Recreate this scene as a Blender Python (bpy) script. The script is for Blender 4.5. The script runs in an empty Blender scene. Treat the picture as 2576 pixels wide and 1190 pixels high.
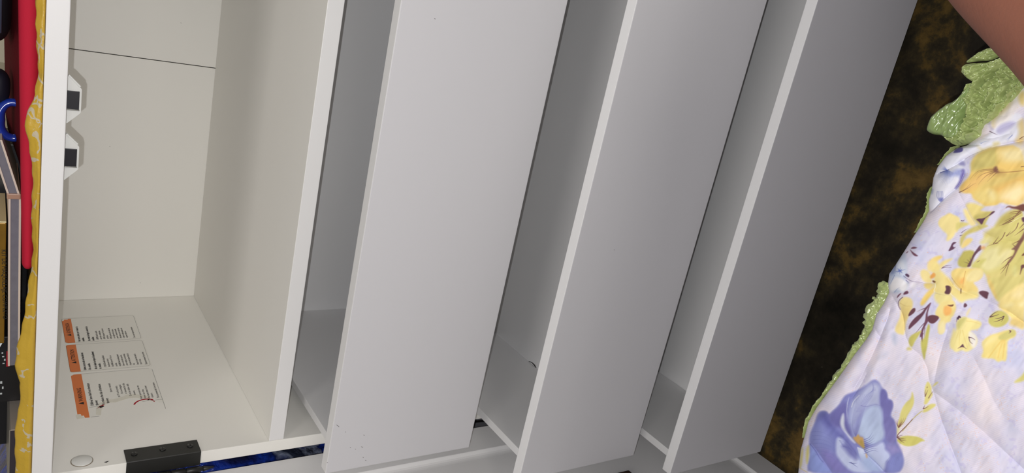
import bpy, bmesh, math, random
import numpy as np
from mathutils import Vector, Matrix, noise
random.seed(7); rng=np.random.default_rng(7)
S=bpy.context.scene; COL=S.collection

# ------------------------------------------------------------ camera
R=np.array([[0.20625494,-0.54054534,-0.81564063],[-0.93868929,-0.34464773,-0.00896422],[-0.27626312,0.76748204,-0.57848942]])
F=1858.977; C=np.array([0.49838,-0.70059,0.25786])
cam=bpy.data.cameras.new('camera'); camo=bpy.data.objects.new('camera',cam); COL.objects.link(camo)
cam.sensor_width=36; cam.sensor_fit='HORIZONTAL'; cam.lens=F/2576*36; cam.clip_start=.02
r0,r1,r2=R
camo.matrix_world=Matrix(((r0[0],-r1[0],-r2[0],C[0]),(r0[1],-r1[1],-r2[1],C[1]),(r0[2],-r1[2],-r2[2],C[2]),(0,0,0,1)))
S.camera=camo
# ------------------------------------------------------------ world, flash, room lamp, added fill, exposure
w=bpy.data.worlds.new('world'); S.world=w; w.use_nodes=True
w.node_tree.nodes['Background'].inputs[0].default_value=(1.0,.93,.82,1); w.node_tree.nodes['Background'].inputs[1].default_value=.175
def lamp(name,kind,loc,power,col,size):
    l=bpy.data.lights.new(name,kind); o=bpy.data.objects.new(name,l); COL.objects.link(o); o.location=loc; l.energy=power; l.color=col
    if kind=='AREA': l.size=size
    else: l.shadow_soft_size=size
    return o
lamp('phone_flash','POINT',(C[0]-.014,C[1]+.001,C[2]+.010),8.3,(.97,.98,1.0),.0012)
o=lamp('fill_light','AREA',(1.6,-2.4,.42),13.5,(1,.94,.86),1.0); o.rotation_euler=(math.radians(86),0,math.radians(28))  # unseen area fill, added to brighten the compartment and left panel
lamp('ceiling_lamp','AREA',(.5,-1.45,1.6),12,(1,.96,.92),.6)
S.view_settings.view_transform='Standard'; S.view_settings.look='None'; S.view_settings.gamma=1; S.view_settings.exposure=0
S.view_settings.use_curve_mapping=False

# ------------------------------------------------------------ helpers
def un(px,py,ax,val):
    q=R.T@np.array([px-1288,py-595,F]); t=(val-C[ax])/q[ax]; return C+t*q
def lin(c): return tuple((v/255/12.92 if v/255<=.04045 else ((v/255+.055)/1.055)**2.4) for v in c)
def mat(name,col,rough=.5,spec=.5,metal=0,bump=None,var=None,coat=0,sheen=0):
    m=bpy.data.materials.new(name); m.use_nodes=True; nt=m.node_tree; b=nt.nodes['Principled BSDF']
    c=lin(col)+(1,); b.inputs['Base Color'].default_value=c; b.inputs['Roughness'].default_value=rough
    b.inputs['Metallic'].default_value=metal; b.inputs['Specular IOR Level'].default_value=spec
    b.inputs['Coat Weight'].default_value=coat; b.inputs['Sheen Weight'].default_value=sheen
    tc=nt.nodes.new('ShaderNodeTexCoord')
    if var:
        n=nt.nodes.new('ShaderNodeTexNoise'); n.inputs['Scale'].default_value=var[0]; n.inputs['Detail'].default_value=5
        r=nt.nodes.new('ShaderNodeMix'); r.data_type='RGBA'; r.inputs[6].default_value=c; r.inputs[7].default_value=lin(var[1])+(1,)
        nt.links.new(tc.outputs['Object'],n.inputs['Vector']); nt.links.new(n.outputs['Fac'],r.inputs[0]); nt.links.new(r.outputs[2],b.inputs['Base Color'])
    if bump:
        n=nt.nodes.new('ShaderNodeTexNoise'); n.inputs['Scale'].default_value=bump[0]; n.inputs['Detail'].default_value=4
        u=nt.nodes.new('ShaderNodeBump'); u.inputs['Strength'].default_value=bump[1]; u.inputs['Distance'].default_value=bump[2]
        nt.links.new(tc.outputs['Object'],n.inputs['Vector']); nt.links.new(n.outputs['Fac'],u.inputs['Height']); nt.links.new(u.outputs[0],b.inputs['Normal'])
    return m
def link(name,me,m=None,parent=None):
    o=bpy.data.objects.new(name,me); COL.objects.link(o)
    if m: me.materials.append(m)
    if parent: o.parent=parent
    return o
def tag(o,label=None,cat=None,group=None,kind=None):
    if label: o['label']=label
    if cat: o['category']=cat
    if group: o['group']=group
    if kind: o['kind']=kind
    return o
def empty(name,loc,label,cat,group=None):
    o=bpy.data.objects.new(name,None); COL.objects.link(o); o.location=loc; o.empty_display_size=.02; return tag(o,label,cat,group)
def rel(o,p):  # parent keeping world place (parents are only translated)
    o.parent=p; o.location=Vector(o.location)-Vector(p.location) ; return o
def boxm(name,a,b,bev=.0006,seg=2):
    bm=bmesh.new(); bmesh.ops.create_cube(bm,size=1)
    a=Vector(a);b=Vector(b)
    for v in bm.verts: v.co=Vector((a[i]+(v.co[i]+.5)*(b[i]-a[i]) for i in range(3)))
    if bev: bmesh.ops.bevel(bm,geom=bm.edges[:],offset=bev,segments=seg,profile=.6,affect='EDGES')
    me=bpy.data.meshes.new(name); bm.to_mesh(me); bm.free(); return me
def box(name,a,b,m,parent=None,bev=.0006): return link(name,boxm(name,a,b,bev),m,parent)
def meshq(name,V,Fq,smooth=True):
    V=np.asarray(V,dtype=np.float32); Fq=np.asarray(Fq,dtype=np.int32); me=bpy.data.meshes.new(name)
    k=Fq.shape[1]; n=len(Fq)
    me.vertices.add(len(V)); me.vertices.foreach_set('co',V.ravel()); me.loops.add(n*k); me.loops.foreach_set('vertex_index',Fq.ravel())
    me.polygons.add(n); me.polygons.foreach_set('loop_start',np.arange(0,n*k,k,dtype=np.int32))
    me.update(calc_edges=True); me.validate()
    if smooth: me.polygons.foreach_set('use_smooth',np.ones(len(me.polygons),bool))
    return me
def gridf(nr,nc,closed=False):
    i=np.arange(nr-1)[:,None]; j=np.arange(nc if closed else nc-1)[None,:]; j2=(j+1)%nc
    return np.stack([i*nc+j,i*nc+j2,(i+1)*nc+j2,(i+1)*nc+j],-1).reshape(-1,4)
def tube(name,rings,m=None,parent=None,cap=True):
    """rings: list of arrays (n,3) -> closed skin"""
    n=len(rings[0]); V=np.concatenate(rings); me_f=[tuple(f) for f in gridf(len(rings),n,True)]
    if cap:
        me_f.append(tuple(range(n))[::-1]); me_f.append(tuple(range(len(V)-n,len(V))))
    me=bpy.data.meshes.new(name); me.from_pydata([tuple(v) for v in V],[],me_f); me.update()
    bm=bmesh.new(); bm.from_mesh(me); bmesh.ops.recalc_face_normals(bm,faces=bm.faces); bm.to_mesh(me); bm.free()
    me.polygons.foreach_set('use_smooth',np.ones(len(me.polygons),bool)); return link(name,me,m,parent)
def cyl(name,p,q,r,m,parent=None,n=24,r2=None):
    p=np.array(p,float);q=np.array(q,float);d=q-p;L=np.linalg.norm(d);d/=L
    a=np.cross(d,[1,0,0] if abs(d[0])<.8 else [0,1,0]);a/=np.linalg.norm(a);b=np.cross(d,a)
    t=np.linspace(0,2*np.pi,n,endpoint=False); r2=r if r2 is None else r2
    c=lambda P,rr:P+rr*(np.cos(t)[:,None]*a+np.sin(t)[:,None]*b)
    e=min(.15*L,.1*r); return tube(name,[c(p,r-e),c(p+d*e,r),c(q-d*e,r2),c(q,r2-e)],m,parent)
def text(name,s,size,loc,xdir,ydir,m,parent=None,sx=1.0,ext=.00004,bold=0,align='LEFT'):
    cu=bpy.data.curves.new(name,'FONT'); cu.body=s; cu.size=size; cu.extrude=ext; cu.offset=bold; cu.align_x=align; cu.resolution_u=2
    t=bpy.data.objects.new(name,cu); COL.objects.link(t); dg=bpy.context.evaluated_depsgraph_get(); dg.update()
    me=bpy.data.meshes.new_from_object(t.evaluated_get(dg)); bpy.data.objects.remove(t); bpy.data.curves.remove(cu)
    x=Vector(xdir).normalized();y=Vector(ydir).normalized();z=x.cross(y); M=Matrix.Translation(loc)@Matrix((x*sx,y,z)).transposed().to_4x4()
    me.transform(M); me.name=name; me.materials.clear(); return me
def joinm(name,meshes):
    bm=bmesh.new()
    for me in meshes: bm.from_mesh(me)
    out=bpy.data.meshes.new(name); bm.to_mesh(out); bm.free(); return out
def polyplate(name,pts,n,th,m=None,parent=None):
    """flat plate: pts 3D, extruded along n by th"""
    n=Vector(n)*th; bm=bmesh.new(); vs=[bm.verts.new(p) for p in pts]; f=bm.faces.new(vs)
    r=bmesh.ops.extrude_face_region(bm,geom=[f]); bmesh.ops.translate(bm,verts=[v for v in r['geom'] if isinstance(v,bmesh.types.BMVert)],vec=n)
    bmesh.ops.recalc_face_normals(bm,faces=bm.faces); me=bpy.data.meshes.new(name); bm.to_mesh(me); bm.free()
    return link(name,me,m,parent) if m else me

# ------------------------------------------------------------ materials
M_white=mat('white_laminate',(232,231,231),.42,.35,bump=(900,.06,.0004))
M_front=mat('cool_white_front',(206,205,208),.45,.35,bump=(900,.06,.0004))
M_inner=mat('cream_white_laminate',(243,241,235),.5,.3,bump=(700,.06,.0004))
M_edge=mat('white_edge_band',(232,231,231),.4,.4)
M_black=mat('black_powdercoat',(30,30,28),.42,.5,bump=(1500,.2,.0003))
M_dark=mat('dark_slot',(10,10,11),.6)
M_screw=mat('black_screw',(70,70,70),.22,.6,.8)
M_steel=mat('screw_steel',(150,148,142),.3,.5,1)
M_orange=mat('orange_print',(226,126,68),.5,.3)
M_ink=mat('black_ink',(38,36,36),.6,.2)
M_grayink=mat('grey_ink',(96,92,90),.6,.2)
M_redink=mat('red_ink',(170,30,45),.6,.2)
M_paper=mat('label_paper',(238,236,229),.45,.3)
M_torn=mat('torn_glue_residue',(222,218,204),.7,.2,var=(300,(232,229,218)))
M_magnet=mat('magnet_black',(34,32,38),.35,.5)
M_plastic=mat('white_plastic',(232,232,228),.3,.5)
M_wall=mat('cream_paint',(205,198,178),.8,.2,bump=(60,.1,.002))

# ------------------------------------------------------------ setting
def floor_mat():
    m=bpy.data.materials.new('marbled_brown_floor'); m.use_nodes=True; nt=m.node_tree; N=nt.nodes.new; L=nt.links.new; b=nt.nodes['Principled BSDF']
    tc=N('ShaderNodeTexCoord')
    mp=N('ShaderNodeMapping'); mp.inputs['Location'].default_value=(3.1,1.7,0); L(tc.outputs['Object'],mp.inputs[0])
    n1=N('ShaderNodeTexNoise'); n1.inputs['Scale'].default_value=6.5; n1.inputs['Detail'].default_value=9; n1.inputs['Roughness'].default_value=.68; n1.inputs['Distortion'].default_value=.15
    n2=N('ShaderNodeTexNoise'); n2.inputs['Scale'].default_value=20; n2.inputs['Detail'].default_value=10; n2.inputs['Roughness'].default_value=.7; n2.inputs['Distortion'].default_value=.1
    L(mp.outputs[0],n1.inputs['Vector']); L(mp.outputs[0],n2.inputs['Vector'])
    ad=N('ShaderNodeMath'); ad.operation='MULTIPLY_ADD'; ad.inputs[1].default_value=.40; L(n2.outputs['Fac'],ad.inputs[0])
    mu=N('ShaderNodeMath'); mu.operation='MULTIPLY'; mu.inputs[1].default_value=.60; L(n1.outputs['Fac'],mu.inputs[0]); L(mu.outputs[0],ad.inputs[2])
    cr=N('ShaderNodeValToRGB'); e=cr.color_ramp.elements; e[0].position=.40; e[0].color=lin((25,23,18))+(1,); e[1].position=.485; e[1].color=lin((45,40,31))+(1,)
    for p,c in ((.53,(66,57,38)),(.565,(100,80,42)),(.62,(126,100,54)),(.68,(96,76,56))):
        x=e.new(p); x.color=lin(c)+(1,)
    L(ad.outputs[0],cr.inputs[0])
    v=N('ShaderNodeTexVoronoi'); v.inputs['Scale'].default_value=120; L(mp.outputs[0],v.inputs['Vector'])
    lt=N('ShaderNodeMath'); lt.operation='LESS_THAN'; lt.inputs[1].default_value=.045; L(v.outputs['Distance'],lt.inputs[0])
    sp=N('ShaderNodeSeparateColor'); L(v.outputs['Color'],sp.inputs[0]); g=N('ShaderNodeMath'); g.operation='GREATER_THAN'; g.inputs[1].default_value=.9; L(sp.outputs[0],g.inputs[0])
    mm=N('ShaderNodeMath'); mm.operation='MULTIPLY'; L(lt.outputs[0],mm.inputs[0]); L(g.outputs[0],mm.inputs[1])
    mx=N('ShaderNodeMix'); mx.data_type='RGBA'; L(mm.outputs[0],mx.inputs[0]); L(cr.outputs[0],mx.inputs[6]); mx.inputs[7].default_value=(.35,.3,.25,1)
    L(mx.outputs[2],b.inputs['Base Color']); b.inputs['Roughness'].default_value=.5; b.inputs['Specular IOR Level'].default_value=.25
    return m
ZF=-.69
o=box('floor',(-2,-2.4,ZF-.05),(2.6,.5,ZF),floor_mat(),bev=0); tag(o,kind='structure')
o=box('wall_back',(-2,.5,ZF),(2.6,.6,2.0),M_wall,bev=0); tag(o,kind='structure')

# ------------------------------------------------------------ cabinet
W=.696; D=.40; TP=.0145; TS=.0164
cab=empty('cabinet',(0,0,ZF),'white laminate storage cabinet with an open compartment and three pulled-out drawers','cabinet')
def P(o,parent=cab): # bring a world-space mesh under a parent
    par=parent; off=Vector((0,0,0))
    while par is not None: off+=Vector(par.location); par=par.parent
    o.parent=parent; o.data.transform(Matrix.Translation(-off)); return o
def cb(name,a,b,m,parent=cab,bev=.0006): return P(box(name,a,b,m,None,bev),parent)
for x0 in (-TP,W): cb('side_panel',(x0,0,ZF),(x0+TP,D+.012,.2077),M_inner)
cb('top_panel',(-.034,-.022,.2077),(W+.034,D+.014,.2234),M_white,bev=.0008)
o=cb('shelf',(.0002,.0002,-TS),(W-.0002,D,0),M_inner); o.data.materials.append(M_edge)
for p in o.data.polygons: p.material_index=0 if p.normal.z>.9 else 1
cb('bottom_panel',(.0002,.001,-.64),(W-.0002,D,-.624),M_white)
cb('plinth',(.0002,.03,ZF),(W-.0002,.044,-.64),M_white)
cb('back_panel',(.0002,D,-.64),(.3474,D+.004,.2077),M_inner,bev=.0003)
cb('back_panel',(.3485,D,-.64),(W-.0002,D+.004,.2077),M_inner,bev=.0003)
o=cb('seam_shade',(.33,D+.006,-.6),(.366,D+.009,.2),M_dark,bev=0); o['label']='dark strip standing for the shade in the slit between the back panels'  # added strip, black for the shade inside the panel gap
# drawers
def drawer(yf,zt,zb,zs,zbot,wid=(.0202,W-.0202)):
    d=bpy.data.objects.new('drawer',None); COL.objects.link(d); d.parent=cab; d.location=(0,yf,zb-ZF); d.empty_display_size=.02
    th=.0131; xi=.0334; xo=.0240; yb=yf+.369
    x0,x1=wid
    o=cb('front_panel',(x0,yf,zb),(x1,yf+th,zt),M_front,d,bev=.0008); o.data.materials.append(M_edge)
    for p in o.data.polygons: p.material_index=0 if p.normal.y<-.95 else 1
    cb('side',(xo,yf+th,zb+.004),(xi,yb,zs),M_white,d)
    cb('side',(W-xi,yf+th,zb+.004),(W-xo,yb,zs),M_white,d)
    cb('back',(xi,yb-.012,zb+.004),(W-xi,yb,zs),M_white,d)
    cb('bottom',(xi-.003,yf+th,zbot-.004),(W-xi+.003,yb-.010,zbot),M_white,d,bev=0)
    return d
drawer(-.0983,-.0271,-.2009,-.0453,-.192)
drawer(-.1709,-.2232,-.3994,-.2449,-.389)
drawer(-.2177,-.4166,-.5931,-.4390,-.594+.0035)
for zz in (-.098,-.295,-.491):
    for x0,x1 in ((.0002,.0128),(W-.0128,W-.0002)): cb('drawer_runner',(x0,.012,zz-.02),(x1,.36,zz+.002),M_white)
# framed door, open at a right angle
def door(xf,s,y0,y1,z0,z1):
    """xf: inner face plane, s=+1 inner face looks to +x"""
    d=bpy.data.objects.new('door',None); COL.objects.link(d); d.parent=cab; d.location=(xf,y1,z0-ZF); d.empty_display_size=.02
    T=.016; fr=.0472; rc=.005; bv=.010
    xa,xb=xf-s*T,xf
    bm=bmesh.new()
    def ring(x,i): return [bm.verts.new(p) for p in ((x,y0+i,z0+i),(x,y1-i,z0+i),(x,y1-i,z1-i),(x,y0+i,z1-i))]
    rs=[ring(xa+s*0,fr),ring(xa,.0006),ring(xa+s*.0006,0),ring(xb-s*.0006,0),ring(xb,.0006),ring(xb,fr-.0008),ring(xb-s*.0005,fr),ring(xb-s*rc*.62,fr+bv*.28),ring(xb-s*rc*.84,fr+bv*.5),ring(xb-s*rc*.95,fr+bv*.75),ring(xb-s*rc,fr+bv),ring(xb-s*rc,fr+bv+.004)]
    for a,b in zip(rs,rs[1:]):
        for i in range(4): bm.faces.new((a[i],a[(i+1)%4],b[(i+1)%4],b[i]))
    bmesh.ops.recalc_face_normals(bm,faces=bm.faces)
    me=bpy.data.meshes.new('frame'); bm.to_mesh(me); bm.free(); P(link('frame',me,M_white),d)
    cb('inset_panel',(min(xa+s*.0005,xb-s*(rc+.0002)),y0+fr-.002,z0+fr-.002),(max(xa+s*.0005,xb-s*(rc+.0002)),y1-fr+.002,z1-fr+.002),M_white,d,bev=0)
    return d
dl=door(-.0235,1,-.353,-.0053,-.664,.2035)
o=cb('pad',(-.0285,-.245,-.430),(-.0245,-.1455,-.335),mat('dark_brown_pad',(62,48,42),.6,.2),dl,bev=.0018); o['label']='dark brown pad on the inner face'
door(W+.0235,-1,-.353,-.0053,-.664,.2035)
# hinges : wrap-round leaf, knuckle, pin, screws
def hinge(zc,s=1,x0=0.0):
    h=bpy.data.objects.new('hinge',None); COL.objects.link(h); h.parent=cab; h.location=(x0,0,zc-ZF); h.empty_display_size=.01
    z0,z1=zc-.0353,zc+.0353; t=.0012
    X=lambda a,b:(min(x0+s*a,x0+s*b),max(x0+s*a,x0+s*b))
    def hb(n,xa,xb,ya,yb,za=z0,zb=z1,bev=.0005):
        a,b=X(xa,xb); return cb(n,(a,min(ya,yb),za),(b,max(ya,yb),zb),M_black,h,bev)
    pts=[(t,.0210),(t,-.0006),(t*.4,-t),(-.0155,-t*1.1),(-.0155,-.0002),(0.00005,-.0002),(0.00005,.0210)]
    pp=[(x0+s*a,b,z0) for a,b in pts]
    P(polyplate('cabinet_leaf',pp,(0,0,1),z1-z0,M_black),h)
    cc=(x0-s*.0190,-.0040)
    for k in range(5):
        za=z0+.0145*k; P(cyl('knuckle',(cc[0],cc[1],za+.0004),(cc[0],cc[1],za+.0137),.0034,M_black),h)
    P(cyl('pin',(cc[0],cc[1],z0-.004),(cc[0],cc[1],z1+.004),.0022,M_black),h)
    P(cyl('finial',(cc[0],cc[1],z0-.014),(cc[0],cc[1],z0-.003),.0006,M_black,r2=.0030),h)
    hb('door_leaf',-.0222,-.0234,-.0050,-.0300)
    for k in (-1,0,1):
        zz=zc+k*.0268; yy=.0115 if k else .0125
        P(cyl('screw',(x0+s*t,yy,zz),(x0+s*(t+.0009),yy,zz),.0031,M_screw,n=20),h)
        P(box('screw_slot',(x0+s*(t+.0009)-.0003,yy-.0022,zz-.0004),(x0+s*(t+.0009)+.0004,yy+.0022,zz+.0004),M_dark,bev=0),h)
    return h
hinge(.107); hinge(-.52); hinge(.107,-1,W); hinge(-.52,-1,W)
# magnetic catches under the top
def catch(xc):
    c=bpy.data.objects.new('magnetic_catch',None); COL.objects.link(c); c.parent=cab; c.location=(xc,0,.2077-ZF); c.empty_display_size=.01
    zt=.2076; y0,y1=-.0005,.015
    pts=[(xc-.0200,zt),(xc-.0195,zt-.0022),(xc-.0105,zt-.0112),(xc-.0095,zt-.0118),(xc+.0095,zt-.0118),(xc+.0105,zt-.0112),(xc+.0195,zt-.0022),(xc+.0200,zt)]
    P(polyplate('housing',[(x,y0,z) for x,z in pts],(0,1,0),y1-y0,M_plastic),c)
    cbm=boxm('rib',(-.006,-.0008,-.0007),(.006,.004,.0007),.0003); cbm.transform(Matrix.Translation((xc+.0160,y0,zt-.0064))@Matrix.Rotation(math.radians(-45),4,'Y')); P(link('rib',cbm,M_plastic),c)
    P(box('magnet',(xc-.0078,y0-.0009,zt-.0103),(xc+.0078,y0+.008,zt-.0010),M_magnet,bev=.0003),c)
    P(box('strike_edge',(xc-.0082,y0-.0012,zt-.0106),(xc-.0074,y0+.004,zt-.0012),M_steel,bev=.0001),c)
    return c
catch(.3612); catch(.3125)
# cam cover and a chip on the left side panel
o=P(cyl('cam_cover',(.0000,.0140,.1800),(.0011,.0140,.1800),.0090,M_plastic,n=40)); o['label']='round white screw cover'
o=P(cyl('cover_rim',(.0000,.0140,.1800),(.0004,.0140,.1800),.0098,mat('grey_beige_rim',(150,140,125),.6),n=40))  # ring in a darker tone than the cover
ch=un(270,1162,0,0); o=P(polyplate('chip',[(0,ch[1]+.0005,ch[2]+.003),(0,ch[1]+.0012,ch[2]-.002),(0,ch[1]-.0012,ch[2]+.001)],(1,0,0),.0001,M_ink)); o['label']='small dark chip in the laminate'
# ---- warning label on the inner face of the left side panel (text runs along +y)
lab=bpy.data.objects.new('warning_label',None); COL.objects.link(lab); lab.parent=cab; lab.location=(0,.22,.13-ZF); lab['label']='three-panel safety label with orange headers, partly torn'
EX=.00012
def YP(y,z,e=EX): return Vector((e,y,z))
def plate(name,pts,m,e0,e1): return P(polyplate(name,[YP(y,z,e0) for y,z in pts],(1,0,0),e1-e0,m),lab)
def rr(y0,y1,z0,z1,r,c=(1,1,1,1)):
    out=[]
    for k,(cy,cz,a) in enumerate(((y0+r,z0+r,180),(y1-r,z0+r,270),(y1-r,z1-r,0),(y0+r,z1-r,90))):
        if not c[k]: out.append(((y0,z0),(y1,z0),(y1,z1),(y0,z1))[k]); continue
        for i in range(6): t=math.radians(a+i*18); out.append((cy+r*math.cos(t),cz+r*math.sin(t)))
    return out
def outline(y0,y1,z0,z1,r,wd=.00028):
    a=rr(y0,y1,z0,z1,r); b=rr(y0+wd,y1-wd,z0+wd,z1-wd,r-wd); bm=bmesh.new(); va=[bm.verts.new(YP(*p,EX)) for p in a]; vb=[bm.verts.new(YP(*p,EX)) for p in b]
    n=len(va)
    for i in range(n): bm.faces.new((va[i],va[(i+1)%n],vb[(i+1)%n],vb[i]))
    me=bpy.data.meshes.new('outline'); bm.to_mesh(me); bm.free(); return me
A=(.2692,.3408);B=(.1940,.2640);Cc=(.0920,.1880); ZT=.1772; ZH=.1664; ZB=.0908
torn=[(.0920,ZT-.0005),(.0920,.158),(.1075,.1525),(.118,.150),(.1215,.145),(.1190,.139),(.1235,.131),(.1260,.1235),(.1255,.117),(.1215,.110),(.1205,.106),(.118,.101),(.113,.097),(.106,ZB+.0045),(.1050,ZB),(.1880,ZB),(.1880,ZT)]
plate('sheet',rr(.2665,.3435,ZB-.0015,ZT+.001,.004),M_paper,0,.00006); plate('sheet',rr(.1915,.2665,ZB-.0015,ZT+.001,.003),M_paper,0,.00006)
plate('sheet',torn[::-1],M_paper,0,.00006)
plate('glue_residue',[(.0935,.1555),(.104,.154),(.114,.150),(.118,.145),(.1165,.139),(.120,.131),(.1225,.1235),(.122,.117),(.118,.110),(.116,.106),(.112,.1035),(.121,.1025),(.1255,.108),(.130,.117),(.131,.125),(.126,.133),(.1235,.140),(.1245,.147),(.119,.1545),(.109,.1585),(.096,.160)],M_torn,0,.00010)
plate('orange_header',[(A[0]+.003,ZT),(A[0],ZT-.003),(A[0],ZH),(A[1]-.001,ZH),(A[1]-.001,.1700),(A[1]-.0035,.1700),(A[1]-.0030,.1740),(A[1]-.006,.1748),(A[1]-.008,ZT)],M_orange,0,EX)
plate('orange_header',rr(B[0],B[1],ZH,ZT,.003,(0,0,1,1)),M_orange,0,EX)
plate('orange_header',[(Cc[0]+.0085,ZT),(Cc[0]+.0082,.1742),(Cc[0]+.0045,.1735),(Cc[0]+.0048,.1715),(Cc[0],.1708),(Cc[0]-.0005,ZH),(Cc[1],ZH),(Cc[1],ZT-.003),(Cc[1]-.003,ZT)],M_orange,0,EX)
plate('residue',[(Cc[0]-.001,ZT+.001),(Cc[0]-.0005,.1712),(Cc[0]+.006,.1738),(Cc[0]+.0095,.1772),(Cc[0]+.006,.179)],M_torn,0,.00008)
P(link('outline',joinm('outline',[outline(A[0],A[1],ZB,ZT,.004),outline(B[0],B[1],ZB,ZT,.004)]),M_grayink),lab)
ol=[]
for a,b in (((.1115,ZB),(.1845,ZB)),((.1880,.0940),(.1880,ZH)),((.1125,ZB+.0055),(.1125,ZB)),((.1125,.112),(.1125,.0955)),((.112,.1650),(.112,.1520)),((.0920,.1655),(.0920,.157)),((.0915,ZB),(.113,ZB))):
    d=Vector((b[0]-a[0],b[1]-a[1])).normalized()*.00015; n=(-d[1],d[0])
    ol.append(polyplate('l',[YP(a[0]+n[0],a[1]+n[1],.00008),YP(b[0]+n[0],b[1]+n[1],.00008),YP(b[0]-n[0],b[1]-n[1],.00008),YP(a[0]-n[0],a[1]-n[1],.00008)],(1,0,0),.00005))
o=P(link('outline',joinm('outline',ol),M_grayink),lab); o['kind']='stuff'
def tx(s,y,z,size,sx=1,bold=0): return text('t',s,size,(EX,y,z),(0,1,0),(0,0,1),None,sx=sx,bold=bold)
for hs_,hy,hk in (('WARNING',.1265,.98),('ATTENTION',.2215,.86),('ADVERTENCIA',.2960,.74)):
    P(link('header_lettering',tx(hs_,hy,.1695,.0062,hk,.00008),M_ink),lab)
    P(link('warning_triangle',polyplate('warning_triangle',[YP(hy-.007,.1693),YP(hy-.0014,.1693),YP(hy-.0042,.1745)],(1,0,0),.00003),M_ink),lab)
bold=[(.1145,.1605,'Children have died from furniture',.92),(.1145,.1560,'tipover.',.92),(.1145,.1495,'To reduce the risk of furniture',.92),(.1165,.1450,'tipover:',.92),
 (.1965,.1605,'Enfants morts suite au basculement',.78),(.1965,.1555,'d\'un meuble.',.78),(.1965,.1490,'Afin de réduire les risques de basculement',.66),(.1965,.1445,'du meuble :',.78),
 (.2715,.1605,'Han muerto niños por el vuelco de',.76),(.2715,.1560,'muebles.',.76),(.2715,.1495,'Para reducir el riesgo de vuelco de los',.68),(.2715,.1450,'muebles:',.76)]
P(link('bold_lettering',joinm('bold_lettering',[tx(s,y,z,.0040,k,.00009) for y,z,s,k in bold]),M_ink),lab)
fine=[(.1400,.1395,'tipover restraint',.9),(.1270,.1330,'put TV on this product.',.8),(.1340,.1290,'if it is not designed',.8),(.1330,.1250,'or intended for this.',.9),(.1270,.1210,'Do not let children climb',.8),
 (.1280,.1165,'drawers.',.9),(.1165,.1110,'- Never open more than one',.8),(.1165,.1070,'  drawer at a time.',.9),(.1165,.1030,'- Place heaviest items in lowest',.7),(.1185,.0992,'drawers.',.9),(.1165,.0935,'This is a permanent label. Do not remove.',.62),
 (.1985,.1390,'- TOUJOURS installer le dispositif anti-',.58),(.1995,.1350,'basculement fourni.',.8),(.1985,.1310,'- Ne JAMAIS poser de TV sur ce',.66),(.1995,.1270,'produit.',.8),(.1985,.1230,'- Ne JAMAIS laisser les enfants grimper',.58),(.1995,.1192,'dessus ou s\'accrocher aux tiroirs,',.62),(.1995,.1155,'portes ou étagères, ni se tenir debout.',.58),(.1985,.1115,'- Ne jamais ouvrir plusieurs tiroirs à la',.60),(.1995,.1078,'fois.',.8),(.1985,.1035,'- Ranger les objets lourds dans le',.64),(.1995,.0998,'tiroir du bas.',.8),(.1985,.0940,'Étiquette permanente. Ne pas retirer.',.64),
 (.2730,.1400,'- SIEMPRE instale la sujeción',.66),(.2740,.1362,'anti-vuelco suministrada.',.74),(.2730,.1322,'- NUNCA ponga un TV sobre este',.66),(.2740,.1285,'producto.',.8),(.2730,.1246,'- NUNCA permita que los niños suban',.60),(.2740,.1208,'o se cuelguen de los cajones,',.68),(.2740,.1172,'puertas o estantes del mueble.',.66),(.2730,.1135,'- Nunca abra más de un cajón a la vez',.60),(.2730,.1098,'- Coloque los objetos pesados en los',.60),(.2740,.1062,'cajones inferiores.',.8),(.2730,.0975,'Esta es una etiqueta permanente.',.70)]
P(link('fine_lettering',joinm('fine_lettering',[tx(s,y,z,.0034,k,.00003) for y,z,s,k in fine]),M_grayink),lab)
def arc(cy,cz,r0,r1,a0,a1,n=18):
    o=[];i=[]
    for k in range(n+1):
        t=math.radians(a0+(a1-a0)*k/n); o.append((cy+r1*math.cos(t),cz+r1*math.sin(t))); i.append((cy+r0*math.cos(t),cz+r0*math.sin(t)))
    return o+i[::-1]
ra=arc(.1035,.1085,.0122,.0140,72,-38); plate('prohibition_mark',ra,M_redink,0,EX)
plate('prohibition_mark',[(.1150,.1035),(.1165,.1045),(.1100,.0990),(.1090,.1000)],M_redink,0,EX)
plate('prohibition_mark',[(.1065,.1590),(.1080,.1580),(.1135,.1500),(.1150,.1505),(.1128,.1545)],M_redink,0,EX)
plate('printed_mark',[(.1080,.1545),(.1115,.1560),(.1125,.1515),(.1105,.1505)],M_ink,0,EX)
plate('printed_mark',[(.1135,.1060),(.1145,.1045),(.1150,.1025),(.1160,.1048),(.1150,.1062)],M_ink,0,EX)
# scuffs on the top drawer's face and a hair in the middle drawer
M_scuff=mat('pencil_grey_scuff',(120,118,120),.7,.1)
sc=[]
for px,py,l in ((845,1068,9),(850,1072,5),(868,1086,3),(914,1094,4),(908,1123,7),(880,1125,4),(893,1129,3),(912,1150,4),(918,1157,5),(1092,46,5),(1544,628,3),(822,1163,4),(275,368,3),(352,711,2),(454,57,3)):
    y=-.0983 if px>800 and px<1500 else -.1709
    if px<500: y=D
    p=un(px,py,1,y); q=un(px+l*.8,py+l*.5,1,y); d=(q-p); n=np.array([-d[2],0,d[0]]); n=n/np.linalg.norm(n)*.00035
    sc.append(polyplate('s',[tuple(v) for v in (p+[0,-.00002,0],(p+q)/2+n,q+[0,-.00002,0],(p+q)/2-n)],(0,-1,0),.00006))
o=P(link('scuff',joinm('scuff',sc),M_scuff)); o['kind']='stuff'
hp=[un(1330,909,2,-.38885),un(1338,912,2,-.3888),un(1345,919,2,-.3886),un(1349,926,2,-.3886)]
hr=[]
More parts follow.
